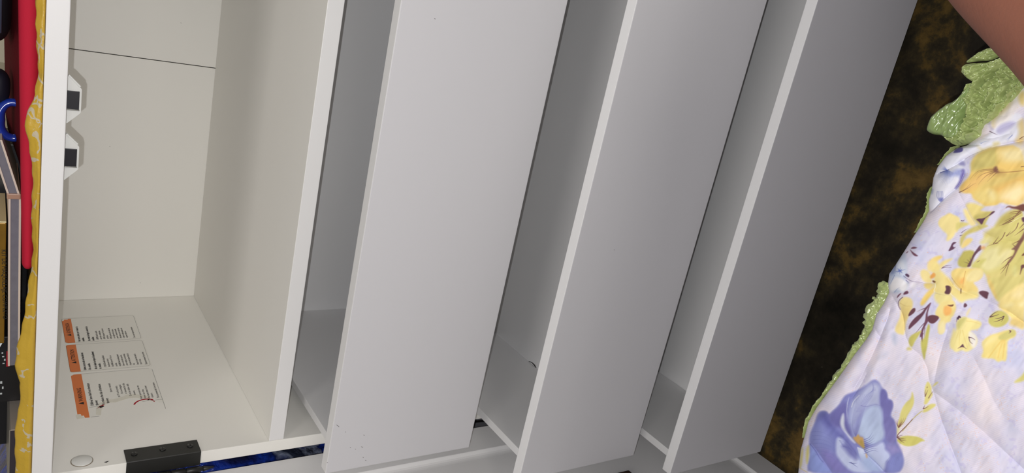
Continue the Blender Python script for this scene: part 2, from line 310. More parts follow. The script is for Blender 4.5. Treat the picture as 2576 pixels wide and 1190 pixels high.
for k,p in enumerate(hp):
    t=np.linspace(0,2*np.pi,6,endpoint=False); rr_=(.0003,.0006,.0009,.0004)[k]; hr.append(np.stack([p[0]+rr_*np.cos(t),p[1]+0*t+rr_*.4*np.sin(t),p[2]+rr_*np.sin(t)],1))
o=tube('lint',hr,mat('dark_lint',(40,36,34),.8)); tag(o,'tuft of dark lint lying inside the middle drawer at its left corner','lint')

# ------------------------------------------------------------ things on the cabinet top
ZC=.2234
def interp(tab,y): a=np.array(tab,float); return np.interp(y,a[:,0],a[:,1])
# yellow cloth
ysil=[(-400,88),(0,90),(60,90),(120,92),(180,97),(200,92),(240,87),(262,78),(285,68),(310,60),(330,66),(350,70),(400,78),(450,83),(500,80),(560,79),(630,83),(670,79),(720,70),(760,65),(800,60),(850,49),(880,41),(920,38),(950,44),(962,50),(985,51),(1020,49),(1060,40),(1100,37),(1150,38),(1190,39),(1300,40),(1500,42)]
rings=[]
for k,py in enumerate(np.linspace(-330,1330,150)):
    p=un(interp(ysil,py),py,1,-.014); x=p[0]; top=max(p[2]+.0004*math.sin(k*1.3),ZC+.0030)
    h=top-ZC; g=noise.noise(Vector((k*.13,1,2)))*.004; g2=noise.noise(Vector((k*.21,5,2)))
    prof=[(-.0200,ZC+.0003),(-.0215+g*.3,ZC+.25*h),(-.0195-g*.5,ZC+.45*h+g2*.001),(-.0175+g*.4,ZC+.7*h),(-.0158,ZC+.92*h),(-.0140,top),(-.010,top-.0006),(-.0055,ZC+h*.62),(-.0015,ZC+h*.30),(.0010,ZC+.0016),(.030,ZC+.0014),(.10,ZC+.0013),(.18,ZC+.0012),(.18,ZC+.0001),(.0,ZC+.0001)]
    rings.append(np.array([(x,a,b) for a,b in prof]))
def yellow_mat():
    m=mat('yellow_printed_plastic',(200,164,56),.33,.5,bump=(90,.5,.002)); nt=m.node_tree; N=nt.nodes.new; L=nt.links.new; b=nt.nodes['Principled BSDF']
    tc=N('ShaderNodeTexCoord'); v=N('ShaderNodeTexVoronoi'); v.feature='DISTANCE_TO_EDGE'; v.inputs['Scale'].default_value=42
    n=N('ShaderNodeTexNoise'); n.inputs['Scale'].default_value=60; a=N('ShaderNodeMix'); a.data_type='VECTOR'; a.inputs[0].default_value=.02
    L(tc.outputs['Object'],n.inputs['Vector']); L(tc.outputs['Object'],a.inputs[4]); L(n.outputs['Color'],a.inputs[5]); L(a.outputs[1],v.inputs['Vector'])
    lt=N('ShaderNodeMath'); lt.operation='LESS_THAN'; lt.inputs[1].default_value=.032; L(v.outputs['Distance'],lt.inputs[0])
    n2=N('ShaderNodeTexNoise'); n2.inputs['Scale'].default_value=55; L(tc.outputs['Object'],n2.inputs['Vector']); gt=N('ShaderNodeMath'); gt.operation='GREATER_THAN'; gt.inputs[1].default_value=.53; L(n2.outputs['Fac'],gt.inputs[0])
    mu=N('ShaderNodeMath'); mu.operation='MULTIPLY'; L(lt.outputs[0],mu.inputs[0]); L(gt.outputs[0],mu.inputs[1])
    mx=N('ShaderNodeMix'); mx.data_type='RGBA'; mx.inputs[6].default_value=lin((200,164,56))+(1,); mx.inputs[7].default_value=lin((196,184,158))+(1,); L(mu.outputs[0],mx.inputs[0]); L(mx.outputs[2],b.inputs['Base Color'])
    return m
o=tube('table_cover',rings,yellow_mat()); tag(o,'crumpled yellow plastic cover with white line print along the cabinet top edge','cover')
# red bag: rolled rim + low body
M_red=mat('red_fabric',(186,34,58),.8,.15,bump=(500,.3,.0005)); M_red_shade=mat('red_fabric_shade',(92,16,26),.9,.1,bump=(300,.3,.0006))  # second red is the same fabric, body shade put into its colour
bag=empty('red_bag',(.4,.05,.2252),'red fabric bag lying flat on the yellow cover with a rolled rim','bag')
rings=[]
for x in np.r_[.20805,.2083,.2088,.2096,.2108,.2125,np.linspace(.215,.70,54)]:
    zt=.2336+(x-.208)*.030; zb=.2252; e=min(1,.35+.65*math.sqrt(max(0,(x-.2080)/.004))) ; cz=(zt+zb)/2; rz=(zt-zb)/2*e
    t=np.linspace(0,2*np.pi,20,endpoint=False); rings.append(np.stack([x+0*t,.0125+.0085*e*np.cos(t),cz+rz*np.sin(t)],1))
P(tube('rim',rings,M_red),bag)
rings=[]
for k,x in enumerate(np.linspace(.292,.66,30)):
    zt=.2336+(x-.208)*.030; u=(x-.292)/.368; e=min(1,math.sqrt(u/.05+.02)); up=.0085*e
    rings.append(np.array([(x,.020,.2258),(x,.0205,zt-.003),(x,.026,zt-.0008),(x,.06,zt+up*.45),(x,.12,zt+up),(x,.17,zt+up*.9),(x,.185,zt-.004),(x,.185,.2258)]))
P(tube('body',rings,M_red_shade),bag)
zr=lambda x:.2336+(x-.208)*.030
# blue arch clip
p=un(40,303,1,.05)
rings=[]; cx,cz=p[0],.2432
for k,a in enumerate(np.linspace(-18,198,40)):
    a=math.radians(a); c=np.array([cx+.0155*math.cos(a),.05,cz-.002+.0105*math.sin(a)]); n=np.array([math.cos(a),0,math.sin(a)]); t=np.linspace(0,2*np.pi,16,endpoint=False); rd=.0052*(1-.35*abs(math.cos(a)) if k not in (0,39) else .4)
    rings.append(c+rd*(np.cos(t)[:,None]*n+1.5*np.sin(t)[:,None]*np.array([0,1,0])))
o=tube('hair_clip',rings,mat('blue_gloss_plastic',(24,52,150),.12,.7,coat=.6)); tag(o,'glossy blue plastic arch-shaped clip lying on the red bag','clip')
def blob(name,c,r,m,n=20,noi=.0,sq=1.0):
    rings=[]
    for i in range(n+1):
        th=math.pi*(.02+.96*i/n); t=np.linspace(0,2*np.pi,28,endpoint=False); f=lambda v:np.sign(v)*np.abs(v)**sq
        z=c[2]+r[2]*np.sign(math.cos(th))*abs(math.cos(th))**sq; s=abs(math.sin(th))**sq
        rg=np.stack([c[0]+r[0]*s*f(np.cos(t)),c[1]+r[1]*s*f(np.sin(t)),z+0*t],1)
        if noi: rg+=np.array([[noise.noise(Vector(q)*60)*noi]*3 for q in rg])
        rings.append(rg)
    return tube(name,rings,m)
M_blk=mat('black_soft_plastic',(22,22,26),.45,.5)
p=un(22,222,1,.055); o=blob('pouch',(p[0],.058,.2525),(.0150,.014,.0095),mat('navy_black_fabric',(20,20,34),.6,.3),noi=.001,sq=.85); tag(o,'small navy black pouch next to the blue clip on the red bag','pouch')
p=un(20,25,1,.05)
o=blob('purse',(p[0]+.012,.062,.2600),(.040,.030,.0165),M_blk,sq=.55,noi=.0006); tag(o,'black rounded purse on the far right end of the red bag','purse')
p=un(3,40,1,.03); o=cyl('tube',(p[0]-.0125,.022,.2565),(p[0]+.05,.022,.2565),.0062,mat('slate_blue_plastic',(80,96,120),.35,.5)); o.name='cosmetic_tube'; tag(o,'slate blue cosmetic tube lying in front of the black purse','tube')
# bent grey folder: two boards joined by tape
M_board=mat('grey_board',(120,118,128),.7,.2,var=(200,(104,102,112))); M_lin=mat('cream_cover_edge',(205,190,178),.6,.3)
fol=empty('folder',(.2,.03,.2345),'grey padded folder with cream edges, bent at its taped joint','folder')
def slab(x0,x1,z0a,z0b,th,y0=.0216,y1=.12):
    def pl(n,m,za,zb,ya=y0,yb=y1):
        V=[(x0,ya,z0a+za),(x1,ya,z0b+za),(x1,yb,z0b+za),(x0,yb,z0a+za),(x0,ya,z0a+zb),(x1,ya,z0b+zb),(x1,yb,z0b+zb),(x0,yb,z0a+zb)]
        me=bpy.data.meshes.new(n); me.from_pydata(V,[],[(0,3,2,1),(4,5,6,7),(0,1,5,4),(1,2,6,5),(2,3,7,6),(3,0,4,7)]); P(link(n,me,m),fol)
    pl('cover',M_lin,0,th*.17); pl('core',M_board,th*.17,th*.83,y0+.0006,y1-.0006); pl('cover',M_lin,th*.83,th)
slab(.108,.2690,.2330,.2350,.0090); slab(.2702,.3180,.2356,.2490,.0090)
o=cb('tape',(.2672,.0208,.2352),(.2722,.121,.2452),mat('brown_tape',(165,130,110),.4,.4),fol,bev=.0008)
# gold make-up box
M_gold=mat('gold_foil_card',(150,112,34),.35,.5,.35,var=(60,(112,84,26)))
kit=empty('makeup_box',(.19,.05,.2450),'gold cardboard makeup kit box with upside-down black lettering','box')
cb('carton',(.1290,.0260,.2450),(.2440,.110,.2970),M_gold,kit,bev=.0008)
o=cb('lid_edge',(.2441,.0262,.2450),(.2450,.109,.2968),mat('pale_gold_edge',(225,205,160),.3,.5,.3),kit,bev=.0002)
p0=un(4,628,1,.0256); p1=un(7.5,802,1,.0256)
t=text('lettering','KIT DE MAQUILLAJE COMPLETO',.0048,(p0[0],.0257,p0[2]),(-1,0,0),(0,0,-1),None,align='LEFT')
ws=max(v.co.x for v in t.vertices)-min(v.co.x for v in t.vertices); f=(p0[0]-p1[0])/ws
for v in t.vertices: v.co.x=p0[0]+(v.co.x-p0[0])*f; v.co.z+=(p1[2]-p0[2])*(v.co.x-p0[0])/(p1[0]-p0[0])
P(link('lettering',t,M_ink),kit)
# black boxes at the left end
bb=empty('cosmetics_box',(.06,.08,ZC+.0016),'black cosmetics box with small red and white print left of the gold box','box')
cb('carton',(.060,.040,ZC+.0016),(.1285,.120,.300),M_blk,bb,bev=.001)
mk=[]
for px,py,wd,hh in ((6,888,3,5),(8,897,4,4),(12,905,3,7),(9,914,4,3),(3,962,4,10),(7,975,3,9),(2,990,5,6)):
    p=un(px,py,1,.0398); mk.append(boxm('m',(p[0]-hh*.00013,.0394,p[2]-wd*.0002),(p[0]+hh*.00013,.0399,p[2]+wd*.0002),0))
P(link('white_print',joinm('white_print',mk),mat('white_ink',(190,196,200),.5)),bb)
p=un(20,900,1,.0398); cb('red_stripe',(p[0]-.009,.0394,p[2]-.0012),(p[0]+.007,.0399,p[2]+.0012),M_redink,bb,bev=0)
p=un(4,873,1,.03); o=polyplate('tissue',[(p[0]+.007,.030,p[2]-.002),(p[0]-.006,.030,p[2]+.004),(p[0]-.004,.030,p[2]+.02),(p[0]+.012,.03,p[2]+.02)],(0,1,0),.006,mat('white_tissue',(225,232,236),.7)); tag(o,'white folded tissue corner between the gold box and the black box','tissue')
gb=empty('grey_case',(.0,.05,ZC+.0016),'dark grey case with a pale metal rim at the left end of the cabinet top','case')
p=un(23,1083,1,.012)
M_dg=mat('dark_grey_plastic',(58,54,64),.4,.5)
cb('body',(-.0300,.012,ZC+.0016),(p[0],.10,p[2]-.0006),M_dg,gb,bev=.0008)
cb('rim',(-.0305,.0114,p[2]-.0010),(p[0]+.0006,.101,p[2]),mat('pale_rim',(150,146,140),.35,.5,.4),gb,bev=.0002)
cb('rim_end',(p[0]-.0004,.0114,ZC+.0016),(p[0]+.0008,.101,p[2]-.001),mat('pale_rim_end',(190,180,172),.35,.5,.4),gb,bev=.0002)
o=box('perfume_box',(-.0280,.104,ZC+.0016),(.056,.160,.300),M_blk,bev=.001); tag(o,'plain black box behind the dark grey case','box')
o=box('black_case',(.100,.124,ZC+.0016),(.289,.190,.300),M_blk,bev=.001); tag(o,'long plain black case behind the gold box and the bent grey folder','case')
# ------------------------------------------------------------ left of the cabinet: blue bag and grey bin, seen through the door gap
M_blue=mat('blue_foil',(20,56,170),.25,.6,0,bump=(35,1.0,.015),coat=.5)
nt=M_blue.node_tree; n_=nt.nodes.new('ShaderNodeTexNoise'); n_.inputs['Scale'].default_value=9; n_.inputs['Detail'].default_value=6; n_.inputs['Distortion'].default_value=1.2; c_=nt.nodes.new('ShaderNodeValToRGB')
tc_=nt.nodes.new('ShaderNodeTexCoord'); nt.links.new(tc_.outputs['Object'],n_.inputs['Vector']); nt.links.new(n_.outputs['Fac'],c_.inputs[0]); nt.links.new(c_.outputs[0],nt.nodes['Principled BSDF'].inputs['Base Color'])
e_=c_.color_ramp.elements; e_[0].position=.36; e_[0].color=lin((12,18,52))+(1,); e_[1].position=.72; e_[1].color=lin((44,48,38))+(1,)
for p_,q_ in ((.45,(16,34,110)),(.52,(24,70,200)),(.57,(20,36,100)),(.61,(150,160,185)),(.64,(40,48,70))):  # pale and dark bands put the bag's highlights and shade into the colour
    x_=e_.new(p_); x_.color=lin(q_)+(1,)
def lump(name,a,b,m,amp,fr,n=34):
    rings=[]
    cxy=((a[0]+b[0])/2,(a[1]+b[1])/2); rx,ry=(b[0]-a[0])/2,(b[1]-a[1])/2
    for i in range(n+1):
        u=i/n; z=a[2]+(b[2]-a[2])*u; s=(1-max(0,(u-.8)/.2)**2*.75); t=np.linspace(0,2*np.pi,72,endpoint=False)
        f=lambda v:np.sign(v)*np.abs(v)**.5
        rg=np.stack([cxy[0]+rx*s*f(np.cos(t)),cxy[1]+ry*s*f(np.sin(t)),z+0*t],1)
        for q in rg:
            d=amp*noise.fractal(Vector(q)*fr,1.0,2.0,4); q[0]+=d*(q[0]-cxy[0])/rx; q[1]+=d*(q[1]-cxy[1])/ry
        rings.append(rg)
    return tube(name,rings,m)
o=lump('plastic_bag',(-.36,.02,-.23),(-.060,.46,.26),M_blue,.02,14); tag(o,'shiny crumpled blue foil bag behind the gap beside the open left door','bag')
o=box('storage_bin',(-.36,.0,ZF),(-.060,.46,-.245),mat('grey_bin',(160,160,166),.4,.5,0,var=(30,(120,120,128))),bev=.01); 
bs=un(1200,1060,0,-.0595); o2=polyplate('print_mark',[(-.0599,bs[1]-.006,bs[2]-.03),(-.0599,bs[1]-.001,bs[2]-.03),(-.0599,bs[1]+.006,bs[2]+.03),(-.0599,bs[1]+.001,bs[2]+.03)],(1,0,0),.0004,M_ink); o2.parent=o
tag(o,'grey bin under the blue bag, seen through the door gap','bin')

# ------------------------------------------------------------ quilt: printed cloth over a bed edge
ZQ=-.24
Ltab=[(-1500,2985),(-600,2960),(-200,2880),(0,2760),(60,2700),(130,2635),(196,2576),(231,2553),(252,2537),(274,2515),(292,2499),(314,2466),(338,2459),(365,2434),(373,2407),(384,2391),(392,2380),(420,2359),(447,2348),(476,2344),(503,2336),(530,2336),(550,2327),(565,2318),(595,2298),(635,2273),(666,2253),(689,2237),(712,2234),(736,2236),(763,2223),(790,2205),(830,2194),(854,2179),(871,2166),(894,2148),(928,2125),(965,2098),(998,2074),(1025,2054),(1062,2033),(1093,2025),(1133,2014),(1190,2008),(1300,2004),(1800,2040),(3200,2200)]
X0,X1,Y0,Y1=1985,2600,60,1215
CW,CH=X1-X0,Y1-Y0
gx,gy=np.meshgrid(np.arange(X0,X1)+.5,np.arange(Y0,Y1)+.5)
def vnoise(sc,seed,oct=3):
    rg=np.random.default_rng(seed); out=np.zeros((CH,CW)); amp=1;tot=0
    for o_ in range(oct):
        g=rg.random((int(CH/sc)+3,int(CW/sc)+3)); fy=(gy-Y0)/sc; fx=(gx-X0)/sc; iy=fy.astype(int); ix=fx.astype(int); ty=fy-iy; tx_=fx-ix; ty=ty*ty*(3-2*ty); tx_=tx_*tx_*(3-2*tx_)
        out+=amp*((g[iy,ix]*(1-tx_)+g[iy,ix+1]*tx_)*(1-ty)+(g[iy+1,ix]*(1-tx_)+g[iy+1,ix+1]*tx_)*ty); tot+=amp; amp*=.5; sc=max(2,sc/2)
    return out/tot
cv=np.zeros((CH,CW,3)); 
n1=vnoise(70,1);n2=vnoise(30,2);n3=vnoise(9,3,2)
base=np.array([219,212,228.]); cv[:]=base; cv+=((n1-.5)*44)[...,None]*np.array([.9,.5,-.25]); cv+=((n2-.5)*16)[...,None]*np.array([1,.6,.1])
tw=np.sin((gx*.36+gy*.93+(n2-.5)*10)*2*np.pi/4.6); cv-=(np.maximum(0,tw)*8*(n1>.42))[...,None]*np.array([1.1,1.1,.5])
mk=np.clip((n3-.62)*6,0,1)*np.clip((.5-n1)*8+.4,0,1); cv-=mk[...,None]*np.array([10,12,2])
# dots
dm=vnoise(45,8,2)
for _ in range(9000):
    x=rng.integers(X0+3,X1-3); y=rng.integers(Y0+3,Y1-3)
    d=abs(dm[y-Y0,x-X0]-.5)
    if d<.055:
        s=cv[y-Y0-1:y-Y0+1,x-X0-1:x-X0+1]; s+= (np.array([238,184,152])-s)*(.6 if rng.random()<.6 else .35)
def pts(tr,l): ox,oy,s=tr; return [(ox+a/s,oy+b/s) for a,b in l]
def chaikin(p,k=2,closed=True):
    p=np.array(p,float)
    for _ in range(k):
        q=np.roll(p,-1,0) if closed else p[1:]; a=p if closed else p[:-1]
        m=np.empty((2*len(a),2)); m[0::2]=.75*a+.25*q; m[1::2]=.25*a+.75*q
        p=m if closed else np.vstack([p[:1],m,p[-1:]])
    return p
def fill(p,col,a=1,fe=1.2,sm=True,shade=None):
    p=chaikin(p) if sm else np.array(p,float)
    x0=max(X0,int(p[:,0].min())-8);x1=min(X1,int(p[:,0].max())+9);y0=max(Y0,int(p[:,1].min())-8);y1=min(Y1,int(p[:,1].max())+9)
    if x1<=x0 or y1<=y0: return
    X=gx[y0-Y0:y1-Y0,x0-X0:x1-X0];Y=gy[y0-Y0:y1-Y0,x0-X0:x1-X0]; ins=np.zeros(X.shape,bool); dd=np.full(X.shape,1e9)
    for (ax,ay),(bx,by) in zip(p,np.roll(p,-1,0)):
        c=((ay>Y)!=(by>Y)); 
        if by!=ay: ins^=c&(X<(bx-ax)*(Y-ay)/(by-ay)+ax)
        ex,ey=bx-ax,by-ay; L2=ex*ex+ey*ey+1e-9; t=np.clip(((X-ax)*ex+(Y-ay)*ey)/L2,0,1); dd=np.minimum(dd,(X-ax-t*ex)**2+(Y-ay-t*ey)**2)
    sd=np.where(ins,1,-1)*np.sqrt(dd); m=np.clip(sd/fe*.5+.5,0,1)*a
    c=np.array(col,float); cc=np.broadcast_to(c,X.shape+(3,)).copy()
    if shade: # (color2, axis angle) linear blend across the petal
        c2,ang=shade; u=X*math.cos(ang)+Y*math.sin(ang); pu=p[:,0]*math.cos(ang)+p[:,1]*math.sin(ang); u=np.clip((u-pu.min())/(np.ptp(pu)+1e-6),0,1)[...,None]; cc=cc*(1-u)+np.array(c2,float)*u
    reg=cv[y0-Y0:y1-Y0,x0-X0:x1-X0]; reg+=(cc-reg)*m[...,None]
def stroke(p,col,w0,w1=None,a=1,sm=True):
    w1=w0 if w1 is None else w1; p=chaikin(p,2,False) if sm and len(p)>2 else np.array(p,float); n=len(p)-1; L=np.r_[0,np.cumsum(np.hypot(*np.diff(p,axis=0).T))]; 
    wm=max(w0,w1)
    x0=max(X0,int(p[:,0].min()-wm-3));x1=min(X1,int(p[:,0].max()+wm+4));y0=max(Y0,int(p[:,1].min()-wm-3));y1=min(Y1,int(p[:,1].max()+wm+4))
    if x1<=x0 or y1<=y0: return
    X=gx[y0-Y0:y1-Y0,x0-X0:x1-X0];Y=gy[y0-Y0:y1-Y0,x0-X0:x1-X0]; m=np.zeros(X.shape)
    for i in range(n):
        ax,ay=p[i];bx,by=p[i+1];ex,ey=bx-ax,by-ay;L2=ex*ex+ey*ey+1e-9;t=np.clip(((X-ax)*ex+(Y-ay)*ey)/L2,0,1);d=np.sqrt((X-ax-t*ex)**2+(Y-ay-t*ey)**2)
        u=(L[i]+t*(L[i+1]-L[i]))/L[-1]; ww=w0+(w1-w0)*u; m=np.maximum(m,np.clip((ww/2+.5-d),0,1)*np.clip(ww,0.15,1))
    reg=cv[y0-Y0:y1-Y0,x0-X0:x1-X0]; reg+=(np.array(col,float)-reg)*(m*a)[...,None]
PL=(100,62,84); PL2=(120,78,98)
K1=(2330,200,5.95);K2=(2320,370,5.95);K3=(2330,550,6.264);K4=(2220,620,6.61);K5=(2376,700,5.95);K6=(2180,740,6.61);K7=(2220,930,5.95);K8=(2010,940,4.76);K9=(1950,400,2.974);KA=(1950,790,2.974)
def fl(K,l,col,**k): fill(pts(K,l),col,**k)
def st(K,l,col=PL,w0=1.5,w1=.4,a=.9): stroke(pts(K,l),col,w0,w1,a)
YE=(240,212,128);YG=(236,196,98);YO=(246,172,74);OL=(196,184,88);OLD=(168,156,72);CR=(244,226,168);OG=(218,206,112)
# --- white-blue folded part at the top left of the cloth
WB=(226,226,236)
fl(K2,[(110,980),(100,700),(160,420),(260,220),(420,110),(560,30),(780,-60),(1000,-180),(1200,-420),(1500,-560),(1500,-150),(1100,0),(740,130),(630,190),(600,400),(560,600),(400,760),(250,880)],WB,fe=3,a=.85)
fl(K1,[(700,940),(800,850),(830,680),(880,620),(985,590),(960,700),(1040,740),(1250,620),(1300,520),(1480,330),(1480,100),(1380,40),(1300,200),(1100,400),(900,560),(830,700)],(236,226,214),fe=6,a=.7)
fl(K1,[(880,560),(1000,470),(1120,400),(1230,300),(1300,330),(1180,500),(1040,560),(1030,730),(960,710),(980,600)],(226,206,158),fe=6,a=.8)
fl(K1,[(1370,220),(1480,150),(1480,400),(1400,380)],(232,205,128),fe=5)
fl(K1,[(1360,640),(1480,560),(1480,1000),(1300,940),(1400,820)],(226,196,118),fe=6,a=.8)
fl(K1,[(1030,770),(1120,660),(1250,625),(1350,640),(1280,720),(1160,800),(1090,830)],(186,180,216),fe=4,a=.85)
fl(K1,[(930,640),(960,600),(960,700),(1020,760),(960,750)],(176,168,200),fe=4,a=.7)
fl(K1,[(985,940),(1090,920),(1110,980),(1010,1010)],(212,198,140),fe=4,a=.8)
fl(K1,[(780,980),(870,1060),(830,1070),(740,1000)],(206,194,150),fe=4,a=.7)
st(K1,[(950,775),(1000,800),(1070,830)],(96,66,90),2.2,.5); st(K1,[(1130,440),(1135,465),(1122,490)],(120,60,70),1.8,.5)
st(K1,[(1400,890),(1440,860),(1480,850)],(120,70,60),2,1)
for k in range(9): st(K1,[(560+k*22,1010-k*8),(600+k*22,1070-k*4),(680+k*14,1125-k*8)],(164,172,210),.9,.5,.7)
for k in range(7): st(K1,[(820,960),(790+k*22,930-k*3),(770+k*30,915+k*6)],(130,150,205),.8,.3,.6)
for k in range(8): st(K1,[(1290,830),(1240,870+k*3),(1180+k*6,900+k*5)],(120,130,190),.8,.3,.6)
fl(K1,[(400,1095),(450,1040),(550,1000),(550,1085),(430,1100)],(92,84,160),fe=1.5)
fl(K2,[(470,80),(510,30),(600,0),(605,70)],(96,88,164),fe=2)
BL=(104,120,196);BL2=(140,150,212)
for a in range(-9,10):
    t=math.radians(268+a*7.5); st(K2,[(375,345),(375+140*math.cos(t),345-140*math.sin(t)),(365+(210-abs(a)*9)*math.cos(t)-10,350-(220-abs(a)*6)*math.sin(t))],BL,2.2,.4,.55)
for a in range(9): t=math.radians(120+a*7); st(K2,[(370,345),(370+130*math.cos(t),340-110*math.sin(t))],BL,1.4,.3,.55)
fl(K2,[(385,345),(410,400),(500,340),(560,330),(640,340),(620,420),(570,480),(540,430),(460,430),(400,440)],BL2,fe=5,a=.85)
fl(K2,[(590,330),(640,340),(615,440),(580,540),(510,630),(480,620),(550,520),(575,430)],(112,100,172),fe=3,a=.85)
for k in range(10): st(K2,[(400+k*22,350+k*2),(395+k*20,450+k*4),(370+k*18,560-k*2)],(206,210,236),1.0,.5,.6)
fl(K2,[(530,255),(620,200),(650,270),(600,285)],(150,146,198),fe=3,a=.9)
st(K2,[(270,385),(330,360),(400,335)],(92,96,160),2.4,1)
for k in range(5): st(K2,[(225+k*20,660),(215+k*24,740),(250+k*12,800+10*(2-abs(k-2)))],(104,110,180),1.3,1.3,.75)
fl(K2,[(240,760),(320,760),(300,810),(265,815)],(98,104,178),fe=3,a=.8); fl(K2,[(140,620),(170,640),(150,710),(130,690)],(150,160,190),fe=3,a=.8)
st(K2,[(120,990),(190,930),(270,830),(390,720),(480,650)],(150,140,175),1.2,.8,.7)
st(K2,[(640,182),(720,128),(900,50),(1040,0)],(130,120,130),1.3,.8,.7)
# --- large golden bloom
fl(K2,[(545,640),(600,540),(700,450),(740,330),(730,230),(800,120),(900,60),(1060,0),(1540,-50),(1540,900),(1280,860),(1180,820),(1100,880),(950,900),(860,830),(760,770),(740,690),(620,690)],YG,fe=3)
fl(K2,[(740,230),(800,120),(900,60),(1050,5),(1130,20),(1120,290),(1010,320),(850,340),(740,380)],(206,190,104),fe=8,a=.9)
fl(K2,[(740,250),(840,215),(920,260),(850,310),(750,330)],(176,160,84),fe=10,a=.6)
fl(K2,[(1140,30),(1540,-30),(1540,210),(1400,250),(1260,230),(1180,170)],(244,224,160),fe=14,a=.9)
fl(K2,[(1130,260),(1300,260),(1540,230),(1540,360),(1200,375),(1130,350)],(244,202,104),fe=8)
fl(K2,[(560,640),(680,520),(840,400),(1040,340),(1100,370),(1000,500),(820,600),(640,680)],(238,190,104),fe=8)
fl(K2,[(840,600),(1000,480),(1300,400),(1540,360),(1540,440),(1200,560),(950,640)],(222,196,110),fe=14,a=.8)
fl(K2,[(1020,640),(1240,560),(1540,420),(1540,480),(1340,560),(1160,680),(1080,700)],(232,178,88),fe=10,a=.8)
fl(K2,[(1140,760),(1240,650),(1540,500),(1540,840),(1400,850),(1200,800)],(250,226,166),fe=12,a=.95)
fl(K2,[(1420,800),(1540,700),(1540,860)],(232,190,96),fe=8,a=.7)
fl(K2,[(950,620),(1080,640),(1160,760),(1060,860),(960,860),(780,790),(760,700),(840,640)],(234,206,116),fe=8)
fl(K2,[(980,640),(1060,650),(1100,760),(1060,800),(1000,720)],(246,226,156),fe=8,a=.8)
for l in ([(1130,330),(1000,330),(860,345),(780,400),(710,490)],[(1130,340),(960,350),(840,370),(780,440)],[(1110,350),(930,390),(850,440),(810,495)],[(1110,360),(980,410),(900,480),(840,560)],[(1130,370),(1060,430),(970,520)],[(1100,350),(1020,420),(990,450)],[(550,675),(640,640),(730,540)],[(560,680),(680,620),(740,570),(800,540)]): st(K2,l,(136,92,64),1.5,.5,.85)
fl(K2,[(1060,330),(1090,290),(1120,290),(1130,350),(1160,385),(1080,385)],(126,78,72),fe=3,a=.9)
fl(K2,[(1000,360),(1100,330),(1240,385),(1200,420),(1080,400)],(150,108,64),fe=9,a=.5); st(K2,[(1140,380),(1300,375),(1540,350)],(170,116,70),2,1.5,.8); st(K2,[(1480,295),(1540,285)],(110,70,60),2,1)
# --- lower petals / violet gaps
fl(K2,[(640,850),(760,830),(860,870),(960,890),(900,950),(1080,960),(960,1070),(800,1100),(740,1060),(690,960)],(236,214,124),fe=4)
fl(K2,[(760,1040),(860,1000),(1000,950),(1100,960),(1000,1060),(960,1180),(880,1190),(800,1120)],(200,184,98),fe=4)
fl(K2,[(620,920),(680,940),(740,1050),(800,1160),(740,1190),(680,1120),(620,980)],(240,220,140),fe=4)
fl(K2,[(870,940),(960,880),(1160,880),(1180,920),(1080,960),(900,960)],(214,206,222),fe=3)
fl(K2,[(1060,960),(1220,920),(1180,1040),(1060,1130),(960,1190),(940,1150)],(212,206,224),fe=3)
fl(K2,[(800,1085),(840,1070),(920,1070),(1000,1020),(1050,960),(1100,960),(1040,1010),(960,1050),(920,1100),(890,1180),(855,1120)],PL,fe=1.2)
st(K2,[(585,1100),(615,1108),(630,1090)],PL,2,.8)
# round pale bud + small ones
fl(K2,[(240,1120),(330,1040),(400,980),(460,1010),(540,1070),(540,1190),(520,1300),(420,1200),(300,1210),(250,1180)],YE,fe=3)
fl(K3,[(190,30),(260,-40),(400,-60),(520,-30),(540,60),(470,180),(440,280),(360,350),(310,350),(340,250),(260,190),(210,120)],(242,220,140),fe=3)
fl(K3,[(480,50),(640,60),(690,90),(560,140),(470,200),(460,120)],(222,206,118),fe=3)
fl(K3,[(640,20),(760,10),(790,110),(700,80)],(240,218,150),fe=3)
fl(K3,[(540,280),(620,200),(760,120),(860,90),(1000,110),(880,160),(780,210),(640,250),(600,330),(545,460),(530,380)],(206,190,106),fe=3)
fl(K3,[(600,330),(680,300),(740,320),(700,380),(600,460),(540,465)],(242,212,124),fe=3)
st(K3,[(555,225),(600,185),(665,155)],PL,1.5,.5); st(K3,[(530,270),(580,258)],PL,1.5,.5)
# plum leaves
fl(K3,[(340,520),(380,450),(400,400),(430,365),(485,375),(440,400),(415,430),(440,455),(470,445),(420,490)],(104,66,92),fe=1.2)
fl(K4,[(450,40),(500,90),(560,130),(600,162),(540,165),(500,130),(470,80)],(116,68,88),fe=1.2); fl(K4,[(460,38),(510,0),(590,20),(530,40)],(116,68,88),fe=1.2); fl(K4,[(380,120),(430,70),(420,100)],(116,68,88),fe=1.2)
# --- big olive leaf field
fl(K3,[(930,450),(1000,380),(880,300),(1000,180),(1100,100),(1180,-40),(1400,-160),(1560,-160),(1560,1240),(1300,1230),(1120,1180),(1000,1000),(950,880),(800,790),(700,770),(740,700),(870,560)],(216,202,112),fe=4)
fl(K3,[(1080,130),(1160,0),(1300,-120),(1450,-140),(1330,40),(1200,100)],(190,172,88),fe=8,a=.9)
fl(K3,[(830,380),(900,310),(1000,260),(1080,280),(1040,360),(900,420)],(222,210,140),fe=5)
fl(K3,[(900,240),(1000,180),(1240,200),(1100,300),(980,280)],(206,190,108),fe=8)
fl(K3,[(860,570),(980,450),(1180,440),(1340,520),(1260,650),(1160,760),(1000,840),(920,830),(860,760)],(232,220,150),fe=8)
fl(K3,[(1160,540),(1230,470),(1380,480),(1340,560),(1200,680)],(236,222,154),fe=6,a=.9)
fl(K3,[(1160,450),(1240,400),(1360,420),(1180,540),(1140,580)],(206,190,104),fe=7,a=.8)
